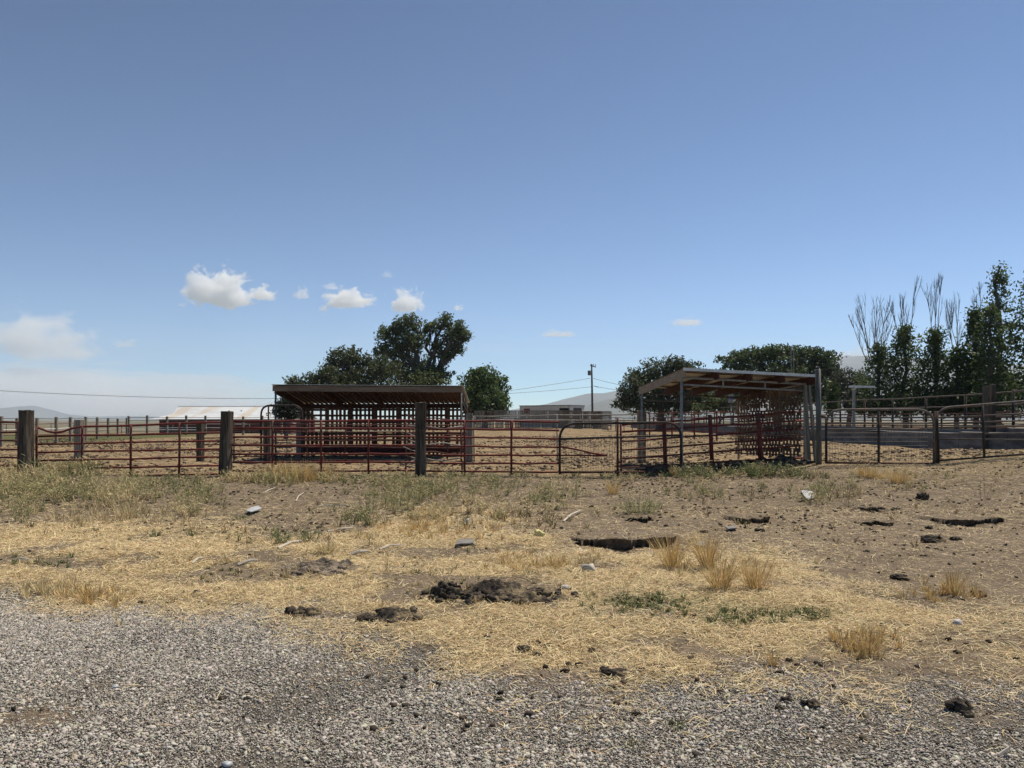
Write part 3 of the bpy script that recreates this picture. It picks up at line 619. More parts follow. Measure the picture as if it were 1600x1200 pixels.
# ------------------------------------------------------------------ front fence line
def rough_post(name, px0, px1, top, Y, mat, label, cat='fence post', group=None, d=None, yaw=.25, lean=(0, 0), base=None):
    w = (px1 - px0) / F * Y; px = (px0 + px1) / 2; b = GX(px, Y); H = P(px, top, Y).z - b.z
    w2 = w / (math.cos(yaw) + .85 * abs(math.sin(yaw))); d = w2 * .85
    ring = []
    m = 7
    for sx, sy in ((-1, -1), (1, -1), (1, 1), (-1, 1)):
        nx, ny = {(-1, -1): (1, 0), (1, -1): (0, 1), (1, 1): (-1, 0), (-1, 1): (0, -1)}[(sx, sy)]
        for k in range(m): ring.append((sx + nx * 2 * k / m, sy + ny * 2 * k / m))
    n = len(ring); V = []; lv = 26; s = random.randint(0, 99)
    for j in range(lv + 1):
        t = j / lv
        for k, (u, v) in enumerate(ring):
            corner = 1 - .06 * (max(abs(u), abs(v)) * min(abs(u), abs(v))) ** 4
            e = 1 + .07 * float(fbm(k * .45 + s, t * 3.5, s, 3)) + .10 * float(vnoise(k * .9, t * .8, s + 7)); e *= corner
            x = u * w2 / 2 * e; y = v * d / 2 * e; z = -.2 + t * (H + .2) + (.03 * float(vnoise(k * .7, 3, s)) if j == lv else 0)
            V.append((b.x + x * math.cos(yaw) - y * math.sin(yaw) + lean[0] * t, b.y + x * math.sin(yaw) + y * math.cos(yaw) + lean[1] * t, b.z + z))
    mb = MB(); mb.v = [Vector(v) for v in V]
    for j in range(lv):
        for k in range(n): k2 = (k + 1) % n; mb.f.append([j * n + k, j * n + k2, (j + 1) * n + k2, (j + 1) * n + k])
    mb.f.append([lv * n + k for k in range(n)])
    return tag(mb.build(name, M[mat], at=b), label, cat, group)
Y0 = 20.8
FP = 'weathered timber posts of the front fence'
rough_post('timber_post', 31, 52, 641, 20.6, 'tie', 'weathered square timber post standing in tall weeds at far left', group=FP, yaw=-.35)
rough_post('timber_post', 342, 361, 643, 20.5, 'tie', 'dark split timber post between two red gates, left of the plank roofed shelter', group=FP, yaw=-.3, lean=(.06, 0))
rough_post('timber_post', 648, 666, 629, 20.5, 'tie', 'tallest timber post, wire wrapped, in front of the plank roofed shelter', group=FP, yaw=.12)
def wrap(px, w, ys, Y, label):
    b = GX(px, Y); t = thing('wire_wrap', b, label, 'wire')
    for py in ys:
        z = P(px, py, Y).z; r = w / F * Y * .56; pts = []
        for k in range(17):
            a = k / 16 * 2 * math.pi; c, s = math.cos(a), math.sin(a); q = max(abs(c), abs(s)); pts.append((b.x + r * c / q, b.y + r * .9 * s / q, z + .02 * math.sin(a * 2)))
        MB().tube(pts, .006, 5).build('wire_loop', M['pipe'], t)
wrap(657, 19, (672, 718, 724), 20.5, 'thin wire loops tied round the tallest timber post')
wrap(352, 20, (688, 691), 20.5, 'thin wire loops tied round the dark split timber post')

def gate(name, label, cat, YL, YR, xl, xr, rl, rr, ups, foot, mat, group=None, r=.027, bow=.012, skip_end=False, top_path=None, seed=0, upr=None):
    """livestock panel: rails (one part each) between pixel columns xl..xr, given by their photo heights at both ends"""
    rn = random.Random(seed)
    Yat = lambda px: 1 / ((1 / YL) + (1 / YR - 1 / YL) * (px - xl) / (xr - xl))
    b = GX((xl + xr) / 2, Yat((xl + xr) / 2)); t = thing(name, b, label, cat, group)
    for i, (a, c) in enumerate(zip(rl, rr)):
        pts = []
        for k in range(9):
            u = k / 8; px = xl + (xr - xl) * u; py = a + (c - a) * u
            p = P(px, py, Yat(px))
            if 0 < k < 8: p.z += rn.uniform(-bow, bow); p.y += rn.uniform(-bow, bow)
            pts.append(p)
        if i == 0 and top_path: pts = [P(px, py, Yat(px)) for px, py in top_path]
        MB().tube(pts, r * (1.12 if i < 2 else 1), 7).build('rail', mat if not isinstance(mat, list) else mat[i % len(mat)], t, smooth=True)
    for px in ups:
        u = (px - xl) / (xr - xl); ty = rl[0] + (rr[0] - rl[0]) * u - 1
        if top_path: ty = np.interp(px, [q[0] for q in top_path], [q[1] for q in top_path]) - 1
        Y = Yat(px) - .03; fy = foot[0] + (foot[1] - foot[0]) * u
        a = P(px, ty, Y); c = P(px + rn.uniform(-1, 1), fy, Y); c.z = min(c.z, gzf(c.x, c.y) + .05)
        MB().tube([a, a.lerp(c, .5) + Vector((rn.uniform(-.008, .008), 0, 0)), c], (upr or r * 1.15), 7).build('upright', mat if not isinstance(mat, list) else mat[0], t, smooth=True)
    return t
RG = 'red pipe panels of the front fence'
gate('pipe_gate', 'rusty pipe gate cut off by the left edge of the photo', 'gate', 20.9, 20.8, -160, 33, [658, 675, 687, 700, 714, 727, 741], [660, 675, 689, 702.5, 715, 728, 740], [-155, -80, -30, 29], (744, 744), M['rust'], RG, seed=1)
gate('pipe_gate', 'red pipe gate with a sagging bent top rail beside the far left post', 'gate', 20.9, 20.8, 56, 346, [671, 682, 694, 707, 720, 733, 746], [661, 676, 689, 701.5, 714, 727.5, 740.5], [57, 128.5, 204.5, 280.5], (750, 748), M['red'], RG, seed=2,
     top_path=[(58, 668), (64, 670), (74, 674), (86, 676), (98, 674.5), (112, 669.5), (128, 666.5), (165, 666), (204, 665), (240, 663.5), (281, 661.5), (312, 660.5), (346, 660)])
gate('pipe_gate', 'red pipe gate in front of the plank roofed shelter, left of the tallest post', 'gate', 20.8, 20.8, 362, 648, [658, 669, 683, 696, 710, 722.5, 735.5], [657, 670, 682.5, 696, 709, 722.5, 735.5], [426, 501.5, 575.5], (748, 746), M['red'], RG, seed=3)
gate('pipe_gate', 'red pipe gate right of the tallest post, reaching to the mesh gate', 'gate', 20.8, 20.9, 664, 874, [657, 670, 683, 696.5, 711, 723.5, 736], [659, 672.5, 685.5, 699, 711.5, 724.5, 737.5], [725.5, 799.5], (742, 742), M['red'], RG, seed=4)

def bentpanel():
    b = GX(690, 21.3); t = thing('battered_fence', b, 'battered pale pipe panel with twisted rail ends behind the tallest post', 'fence')
    for i, py in enumerate((655, 668, 681, 694, 707.5, 718)):
        pts = []
        for k in range(12):
            u = k / 11; px = 633 + u * 88; yy = py + 2.0 * math.sin(u * 9 + i * 1.7) + (0 if u > .25 else (.25 - u) * (-34 + i * 12)); pts.append(P(px, yy, 21.3 + .25 * math.sin(u * 5 + i)))
        MB().tube(pts, .020, 6).build('rail', M['galv' if i % 2 else 'rust'], t, smooth=True)
    for i in range(5):
        px = random.uniform(628, 640); py = 676 + i * 11; MB().tube([P(px, py, 21.0), P(px + 9, py + 4, 21.1), P(px + 19, py + 7, 21.3)], .016, 6).build('broken_rail', M['galv'], t, smooth=True)
    for px in (634, 661, 720): MB().tube([P(px, 655, 21.32), P(px + random.uniform(-2, 2), 741, 21.32)], .024, 6).build('upright', M['rust'], t, smooth=True)
bentpanel()

# mesh gate (dark, rounded top corners, woven wire in the lower half)
def rounded_frame(t, x0, x1, yt, yb, Y, r, rad, mat, right=True, left=True, ytr=None, YR=None):
    ytr = yt if ytr is None else ytr; YR = YR or Y
    A = P(x0, yb, Y); B = P(x0, yt, Y); Cc = P(x1, ytr, YR); D = P(x1, yb, YR); pts = [A]
    def corner(p, q, s):
        o = []
        for k in range(7):
            a = k / 6; o.append((p * (1 - a) + s * a) * (1 - a) + (s * (1 - a) + q * a) * a)
        return o
    if left:
        d = (Cc - B).normalized(); pts += corner(B - Vector((0, 0, rad)), B + d * rad, B)
    else: pts.append(B)
    if right:
        d = (B - Cc).normalized(); pts += corner(Cc + d * rad, Cc - Vector((0, 0, rad)), Cc)
    else: pts.append(Cc)
    pts.append(D); MB().tube(pts, r, 8).build('frame', mat, t, smooth=True)
def wiremesh(t, x0, x1, y0, y1, Y, YR, nx, ny, th=.0035):
    mb = MB(); Yat = lambda u: 1 / (1 / Y + (1 / YR - 1 / Y) * u)
    for i in range(nx + 1):
        u = i / nx; px = x0 + (x1 - x0) * u; mb.tube([P(px, y0, Yat(u)), P(px, y1, Yat(u))], th, 4, False)
    for j in range(ny + 1):
        py = y0 + (y1 - y0) * j / ny; mb.tube([P(x0, py, Y), P(x1, py, YR)], th, 4, False)
    mb.build('wire_mesh', M['mesh'], t)
t = thing('mesh_gate', GX(968, 20.9), 'long dark wire filled gate with rounded top corners left of the open shelter', 'gate')
rounded_frame(t, 874.5, 1064, 662, 741, 20.9, .034, .45, M['black'], ytr=660, YR=21.3)
MB().tube([P(874, 738, 20.9), P(1064, 737, 21.3)], .03, 7).build('bottom_rail', M['rust'], t, smooth=True)
MB().tube([P(875, 686, 20.9), P(1064, 680, 21.3)], .03, 7).build('middle_rail', M['black'], t, smooth=True)
for px in (965,): MB().tube([P(px, 652, 21.1), P(px, 744, 21.1)], .034, 7).build('upright', M['rust'], t, smooth=True)
wiremesh(t, 876, 1063, 684, 738, 20.93, 21.33, 44, 8)
t = thing('loose_bar', GX(910, 20.85), 'red bent drop bar tied across the dark mesh gate', 'bar')
MB().tube([P(876, 698, 20.82), P(900, 702, 20.82), P(925, 708, 20.82), P(949, 712, 20.82)], .026, 7).build('slanting_bar', M['red'], t, smooth=True)
MB().tube([P(876, 711.5, 20.84), P(949, 712, 20.84)], .022, 7).build('level_bar', M['red'], t, smooth=True)

gate('pipe_gate', 'bright red pipe panel under the open shelter with thick square uprights', 'gate', 21.7, 23.3, 969, 1256, [664, 675, 690, 704, 717, 731], [643, 657, 670, 683, 696, 715], [970], (744, 728), M['red'], RG, seed=6)
t = thing('red_post', GX(1037, 22.2), 'thick red pipe post under the open shelter, nearest the mesh gate', 'pipe post', 'thick red pipe posts under the open shelter')
MB().tube([P(1037, 652, 22.05), P(1040, 733, 22.05)], .06, 8).build('tube', M['red'], t, smooth=True)
t = thing('red_post', GX(1111, 22.5), 'thick red pipe post under the open shelter, middle one of three', 'pipe post', 'thick red pipe posts under the open shelter')
MB().tube([P(1109, 648, 22.35), P(1113, 731, 22.35)], .06, 8).build('tube', M['red'], t, smooth=True)
t = thing('red_post', GX(1187, 22.8), 'thick red pipe post in front of the pallet side wall', 'pipe post', 'thick red pipe posts under the open shelter')
MB().tube([P(1185, 645, 22.65), P(1188, 728, 22.65)], .065, 8).build('tube', M['red'], t, smooth=True)

# right hand gates
t = thing('mesh_gate', GX(1376, 21.4), 'wide dark wire filled gate with rounded corners right of the grey pole', 'gate')
rounded_frame(t, 1291, 1459, 640, 724, 21.5, .032, .45, M['pipe'], YR=21.3)
MB().tube([P(1291, 723, 21.5), P(1460, 724.5, 21.3)], .03, 7).build('bottom_rail', M['rust'], t, smooth=True)
for py in (661.5, 671): MB().tube([P(1291, py, 21.5), P(1459, py - .5, 21.3)], .024, 7).build('middle_rail', M['pipe'], t, smooth=True)
MB().tube([P(1373, 641, 21.4), P(1373, 724, 21.4)], .034, 7).build('upright', M['black'], t, smooth=True)
MB().tube([P(1291, 652, 21.5), P(1291, 724, 21.5)], .036, 7).build('upright', M['black'], t, smooth=True)
wiremesh(t, 1292, 1459, 663, 723, 21.53, 21.33, 38, 9)
t = thing('pipe_gate', GX(1540, 21.3), 'dark pipe gate with a rounded corner running off the right edge uphill', 'gate')
rounded_frame(t, 1463, 1800, 638, 725, 21.4, .034, .4, M['pipe'], right=False, ytr=611, YR=21.0)
for a, c in ((648, 636), (657, 650), (663, 663), (673, 676), (681, 689)): MB().tube([P(1463, a + 5, 21.4), P(1800, c, 21.0)], .022, 7).build('rail', M['pipe'], t, smooth=True)
MB().tube([P(1463, 720, 21.4), P(1800, 695, 21.0)], .03, 7).build('bottom_rail', M['black'], t, smooth=True)
for a, b0, c0 in ((1464, 642, 725), (1535, 632, 716), (1610, 626, 710)): MB().tube([P(a, b0, 21.3), P(a + 3, c0, 21.3)], .032, 7).build('upright', M['black'], t, smooth=True)
t = thing('steel_post', GX(1461, 21.6), 'short black gate post between the two right hand gates', 'gate post')
MB().tube([P(1461, 642, 21.6), GX(1461, 21.6) - Vector((0, 0, .1))], .03, 8).build('tube', M['black'], t, smooth=True)
b = GX(1279, 22.0); t = thing('steel_pole', b, 'tall grey round pole at the right side of the open shelter', 'pole')
MB().tube([P(1278, 577, 22.0), P(1279, 650, 22.0), P(1280, 728, 22.0)], .075, 10).build('shaft', M['greysteel'], t, smooth=True)
MB().tube([P(1282, 650, 21.85), P(1288, 651, 21.8), P(1292, 653, 21.7)], .035, 6).build('hinge', M['rust'], t, smooth=True)
b = GX(1268, 22.4); t = thing('ladder', b, 'narrow weathered ladder leaning against the right side of the open shelter', 'ladder')
MB().bar(P(1258, 602, 22.75), P(1265, 729, 22.55), .06, .09).build('side_rail', M['greywood'], t); MB().bar(P(1264, 602, 22.75), P(1275, 729, 22.4), .06, .09).build('side_rail', M['greywood'], t)
for k in range(9):
    u = k / 9 + .06; MB().tube([P(1258 + 7 * u, 602 + 127 * u, 22.75 - .2 * u), P(1264 + 11 * u, 602 + 127 * u, 22.75 - .35 * u)], .022, 6).build('rung', M['palewood'], t)

# ------------------------------------------------------------------ second fence line
SP = 'square timber posts of the second fence line'
rough_post('timber_post', 117, 132, 656, 28.5, 'greywood', 'grey timber post behind the sagging red gate at left', group=SP, yaw=-.3)
rough_post('timber_post', 307, 319, 661, 28.0, 'tie', 'dark timber post in the second fence row, left of the split front post', group=SP, yaw=-.3)
rough_post('timber_post', 412, 426, 658, 27.6, 'tie', 'dark timber post at the foot of the arched walk gate', group=SP, yaw=-.2)
rough_post('timber_post', 463, 473, 660, 30, 'greywood', 'grey timber post at the left end of the pallet back wall', group=SP, yaw=-.2)
rough_post('timber_post', 727.5, 739, 646, 27.2, 'greywood', 'grey timber post at the right front corner of the plank roofed shelter', group=SP, yaw=.1)
rough_post('timber_post', 996, 1009, 642, 26.5, 'fascia', 'brown timber post at the left rear corner of the open shelter', group=SP, yaw=.1)
SG = 'pipe panels of the second fence line'
gate('corral_fence', 'dark red pipe panel behind, left of the arched walk gate', 'fence', 28.2, 27.8, 316, 413, [660, 672, 684.5, 695, 704.5, 714], [657.5, 671, 683.5, 694, 704, 713], [366], (722, 722), M['rust'], SG, .022, seed=11)
gate('corral_fence', 'red pipe panel behind the rails, along the front of the plank roofed shelter', 'fence', 28.0, 27.4, 424, 728, [663, 674, 688, 698, 709, 718], [664, 676, 688, 700, 712, 721], [480, 540, 640, 700], (722, 724), M['rust'], SG, .022, seed=12)
gate('corral_fence', 'pale slack pipe panel beside the pallet back wall, running away at left', 'fence', 29, 34, 431, 466, [659, 667, 676, 691, 699, 706], [662, 672, 680, 692, 700, 706], [448], (716, 712), M['galv'], SG, .018, seed=13)
gate('corral_fence', 'pale pipe rails running from the plank roofed shelter towards the brown post', 'fence', 27.3, 27.0, 739, 1000, [650.5, 657], [647, 656], [740, 870], (722, 712), M['galv'], SG, .02, seed=14, bow=.02)
t = thing('walk_gate', GX(438, 28.2), 'tall dark arched walk gate at the left end of the plank roofed shelter', 'gate')
rounded_frame(t, 408, 472, 633.5, 722, 28.2, .036, .35, M['black'])
MB().tube([P(419.5, 634, 28.2), P(419.5, 722, 28.2)], .03, 7).build('upright', M['black'], t, smooth=True)
MB().tube([P(408, 671, 28.2), P(472, 671, 28.2)], .026, 7).build('rail', M['black'], t, smooth=True)

# ------------------------------------------------------------------ pallets
def pallet(parent, o, u, w, h, nv, nh, mat, n=None, seed=0, vw=.085, post=False, alt=None):
    rn = random.Random(seed); u = Vector(u).normalized(); z = Vector((0, 0, 1)); n = u.cross(z); mb = MB(); o = Vector(o)
    for j in range(nh):           # horizontal stringers
        zz = (j + .5) / nh * h if nh > 3 else .05 + j * (h - .1) / (nh - 1)
        mb.obox(o + u * w / 2 + z * (zz + rn.uniform(-.02, .02)), u * (w / 2 - .004), n * .035, z * .045)
    for j in range(nv):
        xx = .06 + j * (w - .12) / (nv - 1) + rn.uniform(-.012, .012)
        if rn.random() < .05: continue
        for side in (-1, 1):
            if side == 1 and rn.random() < .25: continue
            hh = h * rn.uniform(.93, .995); mb.obox(o + u * xx + n * (.05 * side) + z * (hh / 2 + .003), u * vw / 2, n * .011, z * hh / 2)
    if post: mb.obox(o + u * .02 + n * .09 + z * h / 2, u * .06, n * .03, z * (h / 2))
    return mb.build('pallet', mat, parent)

# ------------------------------------------------------------------ plank roofed shelter (left)
def shelterA():
    FY, BY = 29.0, 32.6; b = GX(590, 30.5)
    t = thing('plank_shelter', b, 'long low shelter with plank roof and a see through wall of upright pallets', 'shelter')
    FLt, FRt, BLt, BRt = P(428, 602, FY), P(722, 604, FY), P(470, 631, BY), P(736, 628, BY)
    BLt = Vector((FLt.x + .05, BY, 2.25)); BRt = Vector((FRt.x + .02, BY, 2.28))
    # roof: planks running front to back, under a thin sheet
    n = 72; rn = random.Random(4)
    mb = MB()
    for i in range(n):
        a, c = i / n + .0012, (i + 1) / n - .0012; dz = rn.uniform(-.008, .008) - (.045 if i % 2 else 0)
        A = FLt.lerp(FRt, a); B = FLt.lerp(FRt, c); D = BLt.lerp(BRt, a); E = BLt.lerp(BRt, c); off = Vector((0, 0, -.05 + dz))
        mb.prism([A + off, B + off, E + off, D + off], (0, 0, .03))
    mb.build('roof_plank', M['redwood'], t)
    ov = Vector((0, -.12, .02)); mb = MB()
    mb.prism([FLt + ov + Vector((-.06, 0, 0)), FRt + ov + Vector((.06, 0, 0)), BRt + Vector((.06, .3, -.03)), BLt + Vector((-.06, .3, -.03))], (0, 0, .012)); mb.build('roof_sheet', M['roofB'], t)
    MB().bar(FLt + Vector((-.03, -.06, -.125)), FRt + Vector((.03, -.06, -.125)), .04, .20).build('fascia', M['fascia'], t)
    MB().bar(BLt + Vector((0, .05, -.16)), BRt + Vector((0, .05, -.16)), .05, .2).build('rear_beam', M['redwood'], t)
    for k in range(5):
        u = k / 4; a = FLt.lerp(FRt, u); c = BLt.lerp(BRt, u); MB().bar(a + Vector((.04 - .08 * u, .02, -.16)), c + Vector((.04 - .08 * u, 0, -.16)), .045, .17).build('rafter', M['redwood'], t)
    for px, pt in ((430.5, FLt), (720.5, FRt)):
        q = GX(px, FY); MB().tube([Vector((q.x, FY + .02, pt.z - .25)), q - Vector((0, 0, .2))], .04, 8).build('corner_post', M['greysteel'], t, smooth=True)
    for pt in (BLt, BRt):
        MB().tube([pt + Vector((0, -.08, -.25)), Vector((pt.x, BY - .08, gzf(pt.x, BY) - .2))], .05, 8).build('corner_post', M['greysteel'], t, smooth=True)
    for A, B in ((FLt, BLt), (FRt, BRt)):     # side truss: two sloping rails with struts
        s = .02
        MB().tube([A + Vector((s, .03, -.28)), B + Vector((s, 0, -.22))], .026, 6).build('side_rail', M['greysteel'], t, smooth=True); MB().tube([A + Vector((s, .03, -.62)), B + Vector((s, 0, -.5))], .026, 6).build('side_rail', M['greysteel'], t, smooth=True)
        for u in (.25, .5, .75): MB().tube([A.lerp(B, u) + Vector((s, 0, -.28)), A.lerp(B, u) + Vector((s, 0, -.58))], .02, 6).build('strut', M['greysteel'], t, smooth=True)
    # pallet wall: seven columns, two rows
    x0, x1 = (474 - HX) / F * BY, (737 - HX) / F * BY; nc = 7; w = (x1 - x0) / nc
    for r in range(2):
        for c in range(nc):
            z0 = gzf(x0 + w * (c + .5), BY) + .05; pallet(t, (x0 + c * w + .01, BY - .18, z0 + r * 1.02), (1, 0, 0), w - .02, 1.0, 6, 4, M['darkwood' if (c + r) % 3 else 'redwood'], seed=c * 7 + r, vw=.09, post=True)
    # low red kick board along the base
    MB().bar(Vector((x0 + .1, BY - .35, gzf(x0, BY) + .28)), Vector((x1 - .1, BY - .35, gzf(x1, BY) + .30)), .03, .22).build('kick_board', M['barn'], t)
shelterA()

# ------------------------------------------------------------------ open shelter (right)
def shelterB():
    F1 = GX(1065, 22.2); F2 = GX(1257.5, 22.9); e = (F2 - F1); e.z = 0; L = e.length; u = e.normalized(); p = Vector((-u.y, u.x, 0)); D = 4.2
    B1 = GX(1003, 26.2); B2 = GX(1154, 26.9)
    for q in (B1, B2): q.z = gzf(q.x, q.y)
    t = thing('open_shelter', (F1 + F2) / 2, 'open sided shelter with a sloping pale metal roof and a pallet side wall', 'shelter')
    zl, zr = P(1060, 576, 22.2).z, P(1268, 587, 22.9).z
    fl = F1 - p * .35 - u * .10; fr = F2 - p * .35 + u * .25; bl_ = P(997, 605, 26.5); br = B2 + p * .25 + u * .25
    fl.z = zl; fr.z = zr; br.z = bl_.z - .12
    # corrugated sheet
    n = 90; V = []
    for i in range(n + 1):
        a = i / n; dz = .018 * (i % 2)
        for q, r_ in ((fl, fr), (bl_, br)):
            w = q.lerp(r_, a); V.append(w + Vector((0, 0, dz)))
    for i in range(n + 1):
        a = i / n; dz = .018 * (i % 2) - .006
        for q, r_ in ((fl, fr), (bl_, br)): V.append(q.lerp(r_, a) + Vector((0, 0, dz)))
    mb = MB(); mb.v = V; k0 = (n + 1) * 2
    for i in range(n):
        a = i * 2; mb.f.append([a, a + 2, a + 3, a + 1]); a += k0; mb.f.append([a, a + 1, a + 3, a + 2])
        mb.f.append([i * 2, k0 + i * 2, k0 + i * 2 + 2, i * 2 + 2]); mb.f.append([i * 2 + 1, i * 2 + 3, k0 + i * 2 + 3, k0 + i * 2 + 1])
    mb.build('roof_sheet', M['roofB'], t)
    dn = Vector((0, 0, -1))
    MB().bar(fl + dn * .04 - p * .012, fr + dn * .03 - p * .012, .02, .075).build('roof_edge', M['white'], t)
    for k in range(5):         # rafters: deep boards front to back
        a = k / 4; q = fl.lerp(fr, a * .97 + .012); r_ = bl_.lerp(br, a * .97 + .012); MB().bar(q + dn * .135, r_ + dn * .135, .045, .24).build('rafter', M['fasciapale' if k == 0 else 'redwood'], t)
    for k in range(4):         # purlins
        a = .12 + k * .25; MB().bar(fl.lerp(bl_, a) + dn * .035 + u * .05, fr.lerp(br, a) + dn * .035 - u * .05, .09, .035).build('purlin', M['palewood'], t)
    def post(q, ztop, r=.042, m='galv'): return MB().tube([Vector((q.x, q.y, ztop)), Vector((q.x, q.y, q.z - .25))], r, 8).build('corner_post', M[m], t, smooth=True)
    tl = P(1062, 590, 22.2).z; tr = P(1257, 600, 22.9).z; tl2 = tl - .20; tr2 = tr - .20
    post(F1, tl + .03); post(F2, tr + .03); post(B1, bl_.z - .2, .04); post(B2, br.z - .2, .04)
    W = lambda q, z: Vector((q.x, q.y, z))
    MB().tube([W(F1, tl), W(F2, tr)], .032, 8).build('header_rail', M['galv'], t, smooth=True); MB().tube([W(F1, tl2), W(F2, tr2)], .028, 8).build('header_rail', M['galv'], t, smooth=True)
    for a in (.33, .67): MB().tube([W(F1, tl).lerp(W(F2, tr), a), W(F1, tl2).lerp(W(F2, tr2), a)], .024, 6).build('strut', M['galv'], t, smooth=True)
    for dz in (.22, .45): MB().tube([W(B1, bl_.z - dz), W(B2, br.z - dz)], .026, 8).build('rear_rail', M['pipe'], t, smooth=True)
    for a in (.35, .68): MB().tube([W(B1, bl_.z - .22).lerp(W(B2, br.z - .22), a), W(B1, bl_.z - .45).lerp(W(B2, br.z - .45), a)], .02, 6).build('strut', M['pipe'], t, smooth=True)
    for A, B, za, zb in ((F1, B1, tl, bl_.z - .22), (F2, B2, tr, br.z - .22)):
        MB().tube([W(A, za), W(B, zb)], .026, 8).build('side_rail', M['galv'], t, smooth=True)
    mid = F2 + p * .16 + u * .14; mid.z = gzf(mid.x, mid.y)
    MB().tube([Vector((mid.x, mid.y, P(1260, 634, 23).z)), mid - Vector((0, 0, .2))], .05, 8).build('stub_post', M['galv'], t, smooth=True)
    # pallet side wall, F2 -> B2
    d = (B2 - F2); d.z = 0; w = d.length / 4; du = d.normalized(); wsgn = 1 if du.cross(Vector((0, 0, 1))).x > 0 else -1
    for r in range(2):
        for c in range(4):
            o = F2 + du * (w * c + .02) - u * .12; o.z = gzf(o.x, o.y) + .12 + r * 1.1; hgt = 1.08 if not (r == 1) else (1.0 + .06 * ((c * 7) % 3))
            rn = random.Random(c * 5 + r); mb = MB(); n = du.cross(Vector((0, 0, 1))); z = Vector((0, 0, 1)); pw = w - .04
            for j in range(4): mb.obox(o + du * pw / 2 + z * (.10 + j * (hgt - .2) / 3), du * pw / 2, n * .045, z * .02)
            for s in range(3):
                for side in (-1, 1):
                    for j in range(5):
                        if rn.random() < .04: continue
                        sh = .12 if side * wsgn > 0 else 0; z0 = .045 + sh + s * (hgt - .08) / 3 + rn.uniform(0, .02); z1 = -.02 + sh + (s + 1) * (hgt - .08) / 3 + rn.uniform(-.02, .0); xx = .06 + (j + (.5 if side * wsgn > 0 else 0)) * (pw - .12) / 4.5 + rn.uniform(-.014, .014)
                        tl_ = rn.uniform(-.007, .007); mb.obox(o + du * xx + n * (.062 * side) + z * (z0 + z1) / 2, du * .048, n * .009, z * (z1 - z0) / 2 + du * tl_)
            ob = mb.build('pallet', M[('palletwood', 'darkwood', 'palletwood')[(c + r * 2) % 3]], t)
shelterB()
q = G(1195, 728)
heap('manure_pile', 1190, 730, 1.5, .7, .16, 'dung', 'dark rough manure bank along the foot of the pallet side wall', 'manure pile', 44, 120)
heap('manure_pile', 1010, 738, 1.3, .5, .10, 'dung', 'dark low manure bank shaded under the open shelter by the mesh gate', 'manure pile', 51, 70)

# ------------------------------------------------------------------ far fences
def fence(name, label, pts, zs, mat_post, mat_rail, pr=.06, rr=.025, cat='fence', zt=None, square=False, group=None, rail_mats=None):
    base = Vector((pts[0][0], pts[0][1], gzf(*pts[0][:2]))); t = thing(name, base, label, cat, group); zt = zt or max(zs) + .06
    for (x, y, *_) in pts:
        g = gzf(x, y); h = zt + random.uniform(-.06, .06)
        if square: MB().box((x - pr, y - pr, g - .2), (x + pr, y + pr, g + h)).build('post', mat_post, t)
        else: MB().tube([(x, y, g - .2), (x, y, g + h)], pr, 7).build('post', mat_post, t, smooth=True)
    for i, z in enumerate(zs):
        MB().tube([(x, y - pr, gzf(x, y) + z + random.uniform(-.015, .015)) for (x, y, *_) in pts], rr, 6).build('rail', (rail_mats or {}).get(i, mat_rail), t, smooth=True)
    return t
pt = lambda px, Y: ((px - HX) / F * Y, Y)
fence('pipe_fence', 'old pipe and post fence of the far left pen', [pt(a, Y) for a, Y in ((-120, 40), (-40, 42), (2, 43.5), (27, 45), (58, 47), (88, 49.5), (110, 52), (134, 56), (152, 60), (169, 65), (184, 70), (198, 75))], (.30, .62, .94, 1.26, 1.58), M['greywood'], M['rust'], .075, .024, square=True, zt=1.66, rail_mats={4: M['greysteel'], 2: M['white']})
fence('pipe_fence', 'pipe and post fence crossing in front of the red barn', [pt(a, 75.5) for a in (201, 230, 261, 291, 321, 352, 380, 410, 440)], (.35, .7, 1.05, 1.4, 1.7), M['greywood'], M['pipe'], .085, .026, square=True, zt=1.85, rail_mats={1: M['white']})
fence('pipe_fence', 'white rail fence on the weedy plain beyond the far left pen', [pt(a, 95) for a in (-60, -20, 10, 45, 80, 115, 150, 190, 230, 270, 310, 350, 390)], (.5, 1.2), M['greysteel'], M['white'], .05, .04)
fence('pipe_fence', 'pale pipe fence in the distance left of the leafy tree by the open shelter', [pt(a, 75) for a in (950, 962, 975, 988, 1002)], (.5, .9, 1.3), M['galv'], M['galv'], .04, .03)

# stacked pallet fence in the middle distance
def palletfence(YY, xa, xb, rows, label, w=1.1):
    x0, x1 = (xa - HX) / F * YY, (xb - HX) / F * YY; n = round((x1 - x0) / w); t = thing('pallet_fence', Vector((x0, YY, gzf(x0, YY))), label, 'fence')
    for r in range(rows):
        for c in range(n):
            x = x0 + c * w; z = gzf(x + w / 2, YY) + r * 1.03 + random.uniform(-.03, .05); yy = YY + random.uniform(-.1, .1) + (c % 3) * .05
            pallet(t, (x + .015, yy, z), (1, random.uniform(-.03, .03), 0), w - .03, 1.0, 7, 3, M[random.choice(['greywood', 'palewood', 'greywood'])], seed=c * 3 + r * 50, vw=.115)
    return t
palletfence(86, 741, 949, 2, 'long wall of grey stacked pallets in the middle distance, below the pale shed')
palletfence(93, 868, 946, 2, 'shorter pallet wall behind the long one, right of the pale shed')
g = 93
